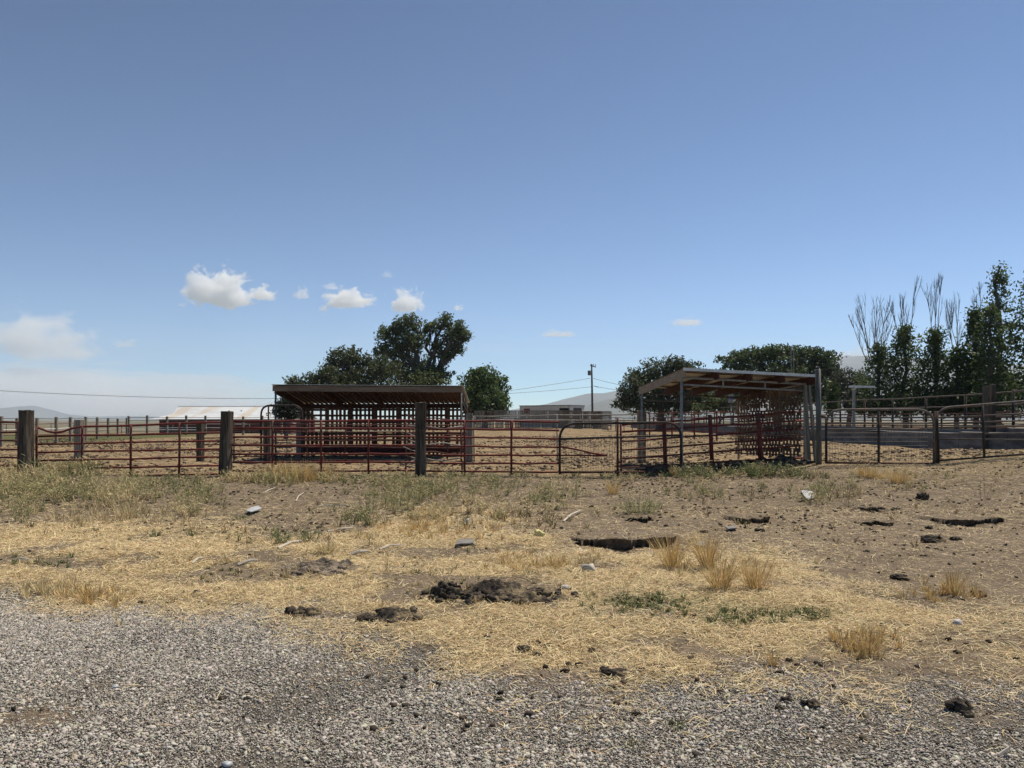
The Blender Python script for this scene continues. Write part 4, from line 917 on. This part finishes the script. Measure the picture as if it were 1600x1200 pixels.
# ------------------------------------------------------------------ pale shed, barn, pole
def shed():
    Y = 106; A = P(812, 636, Y); B = P(890, 631.5, Y - 4.2); Cc = P(913, 632, Y - .8); b = Vector((A.x, A.y, gzf(A.x, A.y)))
    t = thing('pale_shed', b, 'long pale box shed with a dark open doorway beyond the pallet wall', 'shed')
    D = A + (Cc - B); zt = 3.35; zb = .3
    def W(q, z): return Vector((q.x, q.y, z))
    mb = MB(); nrm = Vector((0, 0, 0))
    # front wall with an opening, end wall, back wall
    def wall(p, q, z0, z1): return MB().prism([W(p, z0), W(q, z0), W(q, z1), W(p, z1)], (Cc - B).normalized() * .08)
    u0, u1 = .80, .985; p0, p1 = A.lerp(B, u0), A.lerp(B, u1)
    wb = wall(A, p0, zb, zt)
    for w_ in (wall(p1, B, zb, zt), wall(p0, p1, zt - .32, zt), wall(p0, p1, zb, zb + 1.1)):
        k = len(wb.v); wb.v += w_.v; wb.f += [[i + k for i in f] for f in w_.f]
    din = (A - B).normalized() * .08
    for (p, q) in ((B, Cc), (A - din, D - din)):
        k = len(wb.v); w_ = MB().prism([W(p, zb), W(q, zb), W(q, zt), W(p, zt)], din); wb.v += w_.v; wb.f += [[i + k for i in f] for f in w_.f]
    w_ = wall(D, Cc, zb, zt); k = len(wb.v); wb.v += w_.v; wb.f += [[i + k for i in f] for f in w_.f]
    wb.build('wall', M['shed'], t)
    up = Vector((0, 0, .09)); c0 = (A + Cc) / 2
    MB().prism([W(c0 + (q - c0) * 1.02, zt + .003) for q in (A, B, Cc, D)], up).build('roof', M['greysteel'], t)
    out = -(Cc - B).normalized() * .03
    MB().prism([W(A.lerp(B, .09) + out, 2.3), W(A.lerp(B, .21) + out, 2.3), W(A.lerp(B, .21) + out, 3.0), W(A.lerp(B, .09) + out, 3.0)], -out * .8).build('shutter', M['shedred'], t)
    o2 = (B - A).normalized() * .03
    MB().prism([W(B.lerp(Cc, .25) + o2, 2.4), W(B.lerp(Cc, .8) + o2, 2.4), W(B.lerp(Cc, .8) + o2, 3.05), W(B.lerp(Cc, .25) + o2, 3.05)], -o2 * .8).build('vent_panel', M['dark'], t)
    MB().prism([W(p0 + (Cc - B).normalized() * 1.2, zb), W(p1 + (Cc - B).normalized() * 1.2, zb), W(p1 + (Cc - B).normalized() * 1.2, zt - .1), W(p0 + (Cc - B).normalized() * 1.2, zt - .1)], (0, .1, 0)).build('doorway_shade_sheet', M['dark'], t)  # near-black sheet; its colour stands in for the shade inside the doorway
shed()
def barn():
    Y = 150; b = GX(330, Y); t = thing('red_barn', b, 'low red barn with a wide pale rust streaked metal roof at far left', 'barn')
    xl = P(237, 655, Y).x; d = 10.0; xm = P(271, 646.5, Y + d * .55).x; xr0 = P(277, 636, Y + d).x; x1 = P(455, 636, Y).x
    ze, zm, zr = P(0, 653.5, Y).z, P(0, 647.5, Y + d * .55).z, P(0, 636, Y + d).z; g = gzf(b.x, Y) - .3
    # walls
    MB().box((xl + 1.2, Y + .6, g), (x1 - .3, Y + 2 * d - .6, ze - .25)).build('wall', M['barn'], t)
    # roof: front slope, with the hipped lean-to end at left
    pts_f = [Vector((xl, Y - .4, ze - .2)), Vector((x1, Y - .4, ze - .2)), Vector((x1, Y + d, zr)), Vector((xr0 + .3, Y + d, zr)), Vector((xm, Y + d * .55, zm))]
    MB().prism(pts_f, (0, 0, .07)).build('roof', M['barnroof'], t)
    pts_b = [Vector((xl, Y + 2 * d + .4, ze - .2)), Vector((xm, Y + d * 1.45, zm)), Vector((xr0 + .3, Y + d, zr + .002)), Vector((x1, Y + d, zr + .002)), Vector((x1, Y + 2 * d + .4, ze - .2))]
    MB().prism(pts_b, (0, 0, .07)).build('roof', M['barnroof'], t)
    MB().prism([Vector((xl - .05, Y - .4, ze - .195)), Vector((xm - .03, Y + d * .55, zm + .004)), Vector((xr0 + .27, Y + d, zr + .006)), Vector((xm - .03, Y + d * 1.45, zm + .004)), Vector((xl - .05, Y + 2 * d + .4, ze - .195))], (-.05, 0, .08)).build('end_slope', M['white'], t)
    MB().tube([Vector((xr0 + .2, Y + d, zr + .12)), Vector((x1, Y + d, zr + .12))], .13, 6).build('ridge_cap', M['white'], t)
    for k in range(8):
        x = xl + 2.5 + k * 2.6; MB().box((x, Y + .52, g + 1.2), (x + 1.2, Y + .57, g + 2.4)).build('window', M['dark'], t)
    for px in (358, 377): q = P(px, 641, Y + d * .6); MB().tube([q - Vector((0, 0, .9)), q], .12, 6).build('vent_pipe', M['greysteel'], t)
barn()
def pole():
    Y = 130; b = GX(926, Y); top = P(924.5, 569, Y); t = thing('utility_pole', b, 'tall wooden utility pole with a crossarm and a transformer', 'utility pole')
    MB().tube([b - Vector((0, 0, .5)), b.lerp(top, .5), top], [.20, .17, .13], 8).build('shaft', M['polewood'], t, smooth=True)
    ca = top - Vector((0, 0, .35)); MB().bar(ca + Vector((-.25, -.2, .12)), ca + Vector((.75, .6, -.1)), .12, .14).build('crossarm', M['polewood'], t)
    MB().tube([top - Vector((.42, .15, 1.1)), top - Vector((.42, .15, 1.9))], .27, 9).build('transformer', M['greysteel'], t, smooth=True)
    for dx in (-.15, .3, .7): q = ca + Vector((dx, dx * .8, .08)); MB().tube([q, q + Vector((0, 0, .3))], .06, 6).build('insulator', M['greysteel'], t, smooth=True)
    MB().tube([P(927, 603, Y), P(932, 604, Y), P(935, 605, Y)], [.04, .05, .10], 6).build('lamp_arm', M['greysteel'], t, smooth=True)
    return top
top = pole()
def wireline(a, b, sag, r, label, n=24):
    pts = []
    for k in range(n + 1):
        u = k / n; p = a.lerp(b, u); p.z -= sag * 4 * u * (1 - u); pts.append(p)
    tag(MB().tube(pts, r, 4).build('power_line', M['wire'], at=a), label, 'power line')
wireline(P(922, 591, 130), P(640, 628, 118), .3, .028, 'upper power line running left from the utility pole to the round tree')
wireline(P(924, 604.5, 130), P(620, 622, 116), .3, .028, 'lower power line running left from the utility pole to the round tree')
wireline(P(927, 591, 130), P(1090, 606, 124), .9, .028, 'upper power line running right from the utility pole into the trees')
wireline(P(930, 604, 130), P(1090, 616, 124), .4, .028, 'lower power line running right from the utility pole into the trees')
wireline(P(-260, 592, 62), P(470, 622.5, 78), .5, .02, 'single thin power line crossing the sky at far left')

# ------------------------------------------------------------------ concrete feed bunk and fences at right
def bunk():
    X = 17.0; y0, y1 = 23.5, 110; t = thing('feed_bunk', Vector((X, y0, gzf(X, y0))), 'long grey concrete feed bunk running away at right', 'feed bunk')
    n = 30
    for i in range(n):
        a = y0 + (y1 - y0) * i / n; c = y0 + (y1 - y0) * (i + 1) / n - .03; g = gzf(X, (a + c) / 2)
        mb = MB(); mb.prism([(X, a, g - .1), (X + .02, a, g + .66), (X + .16, a, g + .68), (X + .22, a, g + .22), (X + .85, a, g + .22), (X + .92, a, g + .80), (X + 1.05, a, g + .80), (X + 1.08, a, g - .1)], (0, c - a, 0)); mb.build('trough_section', M['concrete'], t)
bunk()
ys = [22.5 + 3.0 * k for k in range(30)]
fence('pipe_fence', 'tall pipe fence with two high rails standing behind the feed bunk', [(18.6, y) for y in ys], (.95, 1.3, 1.75, 2.2), M['black'], M['pipe'], .05, .035)
fence('pipe_fence', 'red pipe fence of the pens beyond the feed bunk', [(24 - (y - 30) * .08, y) for y in [28 + 4 * k for k in range(20)]], (.45, .8, 1.15, 1.5), M['black'], M['rust'], .06, .03)
fence('pipe_fence', 'bright red pipe fence seen through the open shelter', [pt(a, Y) for a, Y in ((1015, 50), (1050, 47), (1085, 45), (1120, 43), (1155, 41))], (.5, .9, 1.3, 1.6), M['red'], M['red'], .05, .03)
fence('pipe_fence', 'dark pipe fence of the farthest pens at right', [(33, y) for y in [34 + 5 * k for k in range(12)]], (.5, .9, 1.3, 1.7), M['black'], M['rust'], .07, .03)
rough_post('timber_post', 1536, 1544, 603, 27.5, 'bark', 'tall bark grey timber post behind the right edge gate', yaw=.2)
rough_post('timber_post', 1546.5, 1555, 601, 28.2, 'tie', 'tall dark timber post touching the bark grey one behind the right edge gate', yaw=.2)
b = GX(1334, 40); t = thing('lamp_post', b, 'white post carrying a flat white cross board below the poplars', 'post')
MB().bar(P(1334, 606, 40), Vector((b.x, 40, b.z - .2)), .12, .12, Vector((0, 1, 0))).build('shaft', M['galv'], t)
MB().bar(P(1328, 604, 40), P(1365, 604.5, 40), .3, .10).build('cross_board', M['white'], t)
MB().bar(P(1333, 609, 39.95), P(1338, 606, 39.95), .05, .05).build('brace', M['white'], t)
b = GX(1142, 62); t = thing('meter_box', b, 'small white box with a blue band on a thin post, glimpsed through the open shelter', 'meter box')
M['blue'] = simple('blue_paint', (.03, .05, .16), (.05, .07, .22), 5, (1, 1, 1), .6, 0, 0)
MB().tube([b - Vector((0, 0, .1)), P(1142, 632, 62)], .05, 8).build('post', M['galv'], t, smooth=True)
MB().box(P(1138, 631.5, 62.2), P(1146, 622, 61.8)).build('lower_cabinet', M['galv'], t); MB().box(P(1138, 621.6, 62.2), P(1146, 613, 61.8)).build('upper_cabinet', M['galv'], t)
MB().box(P(1137.4, 624, 62.3), P(1146.6, 620.5, 61.7)).build('band', M['blue'], t)
b = GX(1238, 78); t = thing('antenna_mast', b, 'pair of thin upright masts rising before the broad tree', 'mast')
MB().tube([b, P(1236, 540, 78)], .045, 5).build('mast_tube', M['galv'], t); MB().tube([b + Vector((.25, 0, 0)), P(1240, 545, 78)], .045, 5).build('mast_tube', M['galv'], t)

# ------------------------------------------------------------------ trees
def leaves(cent, n_per, sig, size, c1, c2):
    k = len(cent); n = k * n_per
    p = np.repeat(cent, n_per, 0) + rng.normal(size=(n, 3)) * np.repeat(sig, n_per)[:, None] * np.array([1, 1, .8])
    d = rng.normal(size=(n, 3)); d /= np.linalg.norm(d, axis=1)[:, None]; e = np.cross(d, rng.normal(size=(n, 3))); e /= np.linalg.norm(e, axis=1)[:, None]
    s = size * (.6 + .8 * rng.random(n)); d = d * s[:, None]; e = e * (s * .55)[:, None]
    V = np.stack([p - d, p + e * .9 - d * .1, p + d, p - e * .9 + d * .1], 1).reshape(-1, 3)
    t = np.clip(rng.random(n) * .6 + np.repeat(rng.random(k), n_per) * .6 - .1, 0, 1)[:, None]
    col = np.array(c1)[None] * (1 - t) + np.array(c2)[None] * t
    return V, np.arange(n * 4).reshape(n, 4), np.repeat(col, 4, 0)
def limb(mb, a, b, r0, r1, wig=.08, seg=5, n=6):
    L = (b - a).length; pts = []; rs = []
    for k in range(seg + 1):
        u = k / seg; p = a.lerp(b, u)
        if 0 < k < seg: p = p + Vector((random.gauss(0, 1), random.gauss(0, 1), random.gauss(0, .6))) * L * wig * .5
        p.z -= -L * .10 * math.sin(u * math.pi); pts.append(p); rs.append(r0 + (r1 - r0) * u)
    mb.tube(pts, rs, n); return pts
GL1, GL2 = (.035, .055, .022), (.15, .19, .075)
def tree(name, label, base_px, Y, blobs, trunk=.35, leaf=.16, c1=GL1, c2=GL2, fork=.35, cl=1.0, group=None, cat='tree', base_y=None, npc=16, depth=.85):
    b = GX(base_px, Y); t = thing(name, b, label, cat, group)
    cen = [P(x, y, Y) + Vector((0, random.uniform(-1, 1) * rx / F * Y * .5, 0)) for x, y, rx, ry in blobs]
    top = max(c.z for c in cen); fk = Vector((b.x, b.y, b.z + (top - b.z) * fork)); fk.x += (sum(c.x for c in cen) / len(cen) - b.x) * .4
    mb = MB(); limb(mb, b - Vector((0, 0, .3)), fk, trunk, trunk * .75, .03, 6, 9); mbb = MB(); cents = []; sigs = []
    for c, (x, y, rx, ry) in zip(cen, blobs):
        rX, rZ = rx / F * Y, ry / F * Y
        pts = limb(mbb, fk, c, trunk * .45, trunk * .16, .12, 6, 6)
        nb = int(10 + 5 * rX)
        for _ in range(nb):
            d = Vector((random.gauss(0, 1), random.gauss(0, 1), random.gauss(0, 1))).normalized(); e = c + Vector((d.x * rX, d.y * rX * depth, d.z * rZ)) * random.uniform(.7, .98)
            s = pts[random.randint(3, 6)]; limb(mbb, s, e, trunk * .09, .015, .15, 4, 4)
        k = int(cl * 30 * rX * rZ ** .5 + 10)
        d = rng.normal(size=(k, 3)); d /= np.linalg.norm(d, axis=1)[:, None]; rad = rng.random(k) ** .40
        rad = rad * (1 + .35 * fbm(d[:, 0] * 2.2 + x, d[:, 2] * 2.2 + d[:, 1] * 1.7, int(x) % 97, 3))
        cents.append(np.array(c)[None] + d * rad[:, None] * np.array([rX, rX * depth, rZ])); sigs.append(np.full(k, .17 + .035 * rX) * (.7 + .6 * rng.random(k)))
    mb.build('trunk', M['bark'], t, smooth=True); mbb.build('branches', M['bark'], t)
    V, Fq, col = leaves(np.concatenate(cents), npc, np.concatenate(sigs), leaf, c1, c2); npmesh('crown', V, Fq, M['leaf'], col, parent=t)
    return t
tree('big_tree', 'tallest broad leafy tree rising behind the plank roofed shelter', 660, 95,
     [(640, 506, 22, 15), (606, 522, 22, 14), (622, 512, 14, 12), (694, 502, 17, 13), (716, 514, 15, 14), (704, 528, 20, 15), (726, 526, 12, 10), (650, 532, 24, 18), (628, 545, 26, 18), (596, 548, 18, 15), (622, 572, 34, 22), (656, 572, 24, 24), (650, 596, 60, 18), (696, 556, 14, 12), (712, 545, 14, 9), (686, 586, 24, 16), (672, 514, 10, 10), (684, 540, 9, 10)], .75, .17, cl=.95, fork=.25)
tree('leafy_tree', 'paler leafy tree left of the tallest one behind the plank roofed shelter', 545, 88,
     [(540, 556, 26, 16), (560, 568, 30, 20), (522, 572, 22, 16), (572, 592, 36, 18), (530, 592, 36, 14), (552, 610, 40, 16), (600, 580, 28, 26)], .4, .17, c1=(.035, .05, .02), c2=(.11, .13, .06), cl=1.0)
tree('leafy_tree', 'low leafy tree peeking over the left end of the plank roof', 478, 84,
     [(462, 598, 18, 9), (488, 594, 22, 12), (510, 586, 18, 16), (478, 612, 30, 14), (505, 606, 24, 14)], .25, .15, c1=(.035, .05, .02), c2=(.12, .14, .07))
tree('dark_bush', 'dark evergreen bush under the left end of the plank roof', 446, 60, [(446, 632, 16, 12), (460, 630, 12, 12), (440, 645, 16, 9), (455, 646, 20, 9)], .18, .12, c1=(.015, .025, .015), c2=(.04, .055, .03), cl=1.6)
tree('round_tree', 'rounded bright green tree right of the plank roofed shelter', 757, 92,
     [(757, 592, 28, 18), (740, 600, 24, 22), (775, 605, 21, 22), (757, 622, 38, 24), (735, 628, 22, 20), (782, 630, 16, 14), (760, 645, 34, 12)], .4, .17, c1=(.035, .06, .018), c2=(.12, .18, .055), cl=1.25)
tree('leafy_tree', 'grey green leafy tree behind the left part of the open shelter', 1030, 76,
     [(1005, 592, 26, 20), (985, 610, 24, 20), (1030, 578, 26, 18), (1055, 572, 20, 14), (1075, 580, 22, 16), (1040, 605, 40, 24), (1000, 630, 36, 18), (1075, 610, 34, 24), (1110, 620, 34, 20), (1060, 635, 50, 14), (975, 628, 14, 14)], .4, .15, c1=(.035, .05, .026), c2=(.13, .155, .08), cl=1.15)
tree('leafy_tree', 'small light green tree seen through the open shelter', 1125, 70, [(1125, 628, 24, 13), (1105, 634, 20, 9), (1140, 636, 16, 9)], .15, .13, c1=(.05, .07, .025), c2=(.13, .16, .06), cl=1.2)
tree('broad_tree', 'wide dark green tree spreading behind the roof of the open shelter', 1215, 108,
     [(1150, 562, 26, 16), (1180, 556, 28, 13), (1215, 552, 30, 11), (1255, 552, 30, 11), (1285, 562, 24, 14), (1160, 585, 40, 22), (1210, 580, 50, 26), (1265, 582, 44, 26), (1300, 585, 20, 20), (1220, 610, 70, 26), (1285, 615, 40, 26), (1150, 612, 36, 22)], .7, .22, c1=(.03, .05, .018), c2=(.11, .15, .05), cl=.8)
tree('leafy_tree', 'grey green tree between the broad tree and the poplars', 1325, 84, [(1318, 590, 22, 18), (1340, 600, 24, 20), (1325, 620, 34, 20), (1345, 632, 34, 14)], .3, .16, c1=(.035, .045, .03), c2=(.09, .10, .065), cl=.9)
tree('leafy_tree', 'young light green conical tree beside the white cross board', 1300, 60, [(1301, 606, 6, 10), (1300, 622, 9, 10), (1300, 638, 11, 10)], .1, .11, c1=(.05, .075, .02), c2=(.11, .15, .05), cl=2.0)

def dead_top(mb, a, d, L, r, lev, spread=.35):
    pts = [a]; p = a.copy(); dd = d.copy(); n = 5
    for k in range(n):
        dd = (dd + Vector((random.gauss(0, .06), random.gauss(0, .06), random.gauss(.05, .03)))).normalized(); p = p + dd * L / n; pts.append(p.copy())
    mb.tube(pts, [r * (1 - .75 * k / n) for k in range(n + 1)], 5 if lev else 4)
    if lev > 0:
        for k in range(7 if lev > 1 else 5):
            i = random.randint(1, n - 1); s = random.uniform(spread * .7, spread * 1.4); a2 = random.random() * 6.283
            nd = (dd + Vector((math.cos(a2) * s, math.sin(a2) * s, .1))).normalized(); dead_top(mb, pts[i], nd, L * min(random.uniform(.35, .6), 1.1 - i / n), r * .5, lev - 1, spread)
def poplar(name, label, px, Y, top, foot, half, leafy_top, dead=(), leaf=.13, c1=(.03, .05, .017), c2=(.14, .19, .06), dens=1.0, group='half dead poplars in the row at right', spars=1.0):
    """narrow column of foliage, optional bare spires [(px, top_py, tilt)]"""
    b = GX(px, Y); t = thing(name, b, label, 'tree', group); mb = MB(); crown_top = P(px, leafy_top, Y)
    limb(mb, b - Vector((0, 0, .3)), crown_top, .22, .07, .02, 8, 8); mb.build('trunk', M['bark'], t, smooth=True)
    cents = []; mbb = MB(); zt, zb = crown_top.z, P(px, foot, Y).z; H = zt - zb; nlev = int(H * 42 * dens)
    for k in range(nlev):
        u = random.random(); z = zb + H * u; prof = 1.08 * half / F * Y * (min(1, (1 - u) * 2.2 + .22)) * (.75 + .5 * random.random())
        prof *= 1 + .5 * float(vnoise(u * 6, px * .1, 3)); a = random.random() * 6.283; r = random.random() ** .55 * prof
        c = Vector((b.x + math.cos(a) * r, b.y + math.sin(a) * r, z + r * .55 * 0)); cents.append(c)
        if random.random() < .08: limb(mbb, Vector((b.x, b.y, max(b.z, z - r * 1.3))), c, .035, .008, .08, 3, 4)
    mbb.build('branches', M['bark'], t)
    if dead:
        for (dx, ty, lean) in dead:
            md = MB(); s = P(px + dx * .35, leafy_top + 26, Y); e = P(px + dx, ty, Y); dead_top(md, s, (e - s).normalized(), (e - s).length, .038, 2, .27 * spars); md.build('dead_branch', M['deadbark'], t)
    V, Fq, col = leaves(np.array([c[:] for c in cents]), 14, np.full(len(cents), .26) * (.7 + .7 * rng.random(len(cents))), leaf, c1, c2); npmesh('crown', V, Fq, M['leaf'], col, parent=t)
poplar('poplar', 'leftmost half dead poplar with bare spreading limbs, left of the row', 1373, 62, 0, 648, 24, 540, [(-48, 500, 0), (-38, 488, 0), (-27, 470, 0), (-17, 480, 0), (-8, 474, 0), (10, 470, 0), (16, 488, 0)], spars=1.0)
poplar('poplar', 'second poplar from the left with bare spires over a leafy column', 1415, 62, 0, 648, 26, 512, [(-20, 478, 0), (-10, 466, 0), (0, 470, 0), (12, 440, 0)], spars=.7)
poplar('poplar', 'third poplar from the left with one tall forked bare top', 1462, 61, 0, 648, 20, 516, [(-7, 452, 0), (-2, 436, 0), (6, 440, 0)], spars=.7)
poplar('poplar', 'fourth poplar from the left, shorter, with a thin bare top', 1496, 60, 0, 648, 22, 545, [(-7, 478, 0), (0, 468, 0), (6, 476, 0)], spars=.8)
poplar('poplar', 'fifth poplar from the left, slim and dark with a sparse bare crown', 1524, 60, 0, 648, 15, 486, [(8, 446, 0), (-4, 462, 0)], dens=1.1)
poplar('poplar', 'tallest leafy poplar of the row with a thin see through top', 1562, 58, 0, 648, 19, 418, (), dens=.45)
poplar('poplar', 'short leafy poplar standing in front of the tallest one', 1546, 56, 0, 650, 22, 480, [(20, 458, 0)], dens=.55)
poplar('poplar', 'last poplar of the row, cut by the right edge of the photo', 1607, 56, 0, 650, 24, 432, (), dens=.55)
poplar('poplar', 'bushy poplar beyond the right edge of the photo', 1650, 55, 0, 650, 30, 460, (), dens=1.0)
tree('shrub', 'dense green shrub under the poplars at right', 1580, 60, [(1570, 600, 26, 24), (1600, 615, 30, 26), (1560, 630, 30, 20), (1500, 622, 30, 20), (1475, 632, 30, 16), (1440, 624, 34, 20), (1400, 630, 30, 16), (1530, 620, 30, 20), (1360, 636, 24, 12)], .2, .14, c1=(.025, .04, .013), c2=(.10, .14, .045), cl=1.1, cat='shrub')

# ------------------------------------------------------------------ camera, light, sky
cam = bpy.data.cameras.new('camera'); co = bpy.data.objects.new('camera', cam); C.objects.link(co); sc.camera = co
cam.sensor_fit = 'HORIZONTAL'; cam.sensor_width = 36; cam.lens = 36 * F / 1600; cam.shift_y = (HY - 600) / 1600; cam.clip_end = 80000; cam.clip_start = .05
co.location = (0, 0, CAMH); co.rotation_euler = (R(90), 0, 0)
SKYS = .053; EL = R(61); AZ = Vector((.74, .67, 0)).normalized(); sd = Vector((AZ.x * math.cos(EL), AZ.y * math.cos(EL), math.sin(EL)))
sun = bpy.data.lights.new('sun', 'SUN'); so = bpy.data.objects.new('sun', sun); C.objects.link(so); sun.energy = 5.0; sun.angle = R(.53); sun.color = (1, .905, .755)
so.rotation_euler = (-sd).to_track_quat('-Z', 'Y').to_euler()
w = bpy.data.worlds.new('World'); sc.world = w; w.use_nodes = True; nt = w.node_tree; bg = nt.nodes['Background']
sky = nt.nodes.new('ShaderNodeTexSky'); sky.sky_type = 'NISHITA'; sky.sun_disc = False; sky.sun_elevation = EL; sky.sun_rotation = math.atan2(AZ.x, AZ.y)
sky.altitude = 2600; sky.air_density = .9; sky.dust_density = .3; sky.ozone_density = 3.4
gm = nt.nodes.new('ShaderNodeGamma'); gm.inputs[1].default_value = 1.6; nt.links.new(sky.outputs[0], gm.inputs[0]); hs = nt.nodes.new('ShaderNodeHueSaturation'); hs.inputs['Saturation'].default_value = .98; hs.inputs['Hue'].default_value = .488; nt.links.new(gm.outputs[0], hs.inputs['Color']); vm = nt.nodes.new('ShaderNodeVectorMath'); vm.operation = 'SCALE'; vm.inputs['Scale'].default_value = .66; nt.links.new(hs.outputs[0], vm.inputs[0]); nt.links.new(vm.outputs[0], bg.inputs[0]); bg.inputs[1].default_value = SKYS
sc.view_settings.view_transform = 'Standard'; sc.view_settings.look = 'None'; sc.view_settings.exposure = .28; sc.view_settings.gamma = 1
sc.render.engine = 'CYCLES'; sc.cycles.use_denoising = True; sc.cycles.max_bounces = 6; sc.cycles.diffuse_bounces = 3; sc.cycles.transparent_max_bounces = 8

# ------------------------------------------------------------------ air and clouds
def haze():
    mb = MB(); mb.box((-24000, -60, -8), (24000, 11400, 1040)); t = NT('haze_air'); t.n.remove(t.b)
    v = t.node('ShaderNodeVolumePrincipled'); v.inputs['Density'].default_value = HAZE; v.inputs['Color'].default_value = (.74, .86, 1, 1); v.inputs['Anisotropy'].default_value = .2
    t.l.new(v.outputs[0], t.out.inputs['Volume']); o = mb.build('haze', t.m); tag(o, kind='stuff'); o.display_type = 'WIRE'
HAZE = 9e-5
haze()
def cloudmat(seed, dens, soft, thr, amp=2.9):
    t = NT('cloud_vapour'); t.n.remove(t.b)
    tc = t.node('ShaderNodeTexCoord'); mp = t.node('ShaderNodeMapping'); mp.inputs['Location'].default_value = (seed * 3.1, seed * 1.7, seed); t.l.new(tc.outputs['Object'], mp.inputs['Vector'])
    sp = t.node('ShaderNodeSeparateXYZ'); t.l.new(tc.outputs['Object'], sp.inputs[0])
    low = t.math('MULTIPLY', t.math('MINIMUM', sp.outputs[2], 0.0), 3.2); zz = t.math('ADD', t.math('MAXIMUM', sp.outputs[2], 0.0), low)
    r2 = t.math('ADD', t.math('ADD', t.math('MULTIPLY', sp.outputs[0], sp.outputs[0]), t.math('MULTIPLY', sp.outputs[1], sp.outputs[1])), t.math('MULTIPLY', zz, zz))
    d = t.math('SUBTRACT', 1.0, t.math('SQRT', r2))
    n = t.noise(2.1, 9, .62, mp.outputs[0], .3)
    f = t.math('ADD', d, t.math('MULTIPLY', t.math('SUBTRACT', n, .5), amp))
    mr = t.node('ShaderNodeMapRange', interpolation_type='SMOOTHSTEP'); t.l.new(f, mr.inputs[0]); mr.inputs[1].default_value = thr; mr.inputs[2].default_value = thr + soft; mr.inputs[3].default_value = 0; mr.inputs[4].default_value = dens
    v = t.node('ShaderNodeVolumePrincipled'); v.inputs['Color'].default_value = (.99, .99, .99, 1); v.inputs['Anisotropy'].default_value = .1
    t.l.new(mr.outputs[0], v.inputs['Density']); t.l.new(v.outputs[0], t.out.inputs['Volume']); t.m.cycles.volume_step_rate = .35
    return t.m
def cloud(px, py, hw, up, Y, label, seed, dens=.024, soft=.24, thr=.22, depth=.8):
    import bmesh
    bm = bmesh.new(); bmesh.ops.create_icosphere(bm, subdivisions=2, radius=1.3)
    for v in bm.verts: v.co.z = max(v.co.z, -.42)
    me = bpy.data.meshes.new('cloud'); bm.to_mesh(me); bm.free(); o = bpy.data.objects.new('cloud', me); C.objects.link(o)
    k = Y / F; o.location = P(px, py, Y); o.scale = (hw * k, hw * k * depth, up * k); me.materials.append(cloudmat(seed, dens, soft, thr)); tag(o, label, 'cloud')
cloud(343, 466, 58, 50, 7000, 'largest white puffy cloud, flat based, high at left', 1)
cloud(408, 464, 26, 18, 7000, 'small ragged puff just right of the largest cloud', 2)
cloud(543, 474, 44, 24, 7000, 'long white puffy cloud above the tallest tree', 3)
cloud(634, 479, 30, 32, 7000, 'rounded white cloud directly over the tallest tree, right of the long one', 4)
cloud(471, 463, 15, 16, 7000, 'small faint puff between the largest and the long cloud', 5, .012)
cloud(518, 450, 16, 9, 7000, 'wispy puff hanging above the long white cloud', 6, .008)
cloud(605, 431, 10, 10, 7200, 'tiny faint puff, highest of all the clouds', 7, .006)
cloud(716, 483, 10, 9, 7000, 'tiny round puff right of the tallest tree', 8, .02)
cloud(506, 484, 10, 8, 7000, 'tiny puff under the left end of the long cloud', 9, .02)
cloud(872, 524, 30, 10, 12500, 'thin flat cloud low in the middle of the sky', 10, .006)
cloud(1074, 506, 30, 11, 12500, 'thin flat cloud low at right of the middle', 11, .006)
cloud(60, 546, 130, 70, 14000, 'broad soft cloud low at the left edge of the sky', 31, .0032, .5, .30)
cloud(195, 540, 26, 16, 14000, 'small soft cloud right of the broad low one', 13, .003, .6)
cloud(1335, 556, 50, 18, 14000, 'soft low cloud behind the bare poplar limbs', 14, .003, .6)
cloud(10, 652, 520, 84, 15500, 'long pale haze bank lying along the horizon at left', 21, .0013, .3, .10, .3)
sc.cycles.volume_bounces = 10; sc.cycles.max_bounces = 10
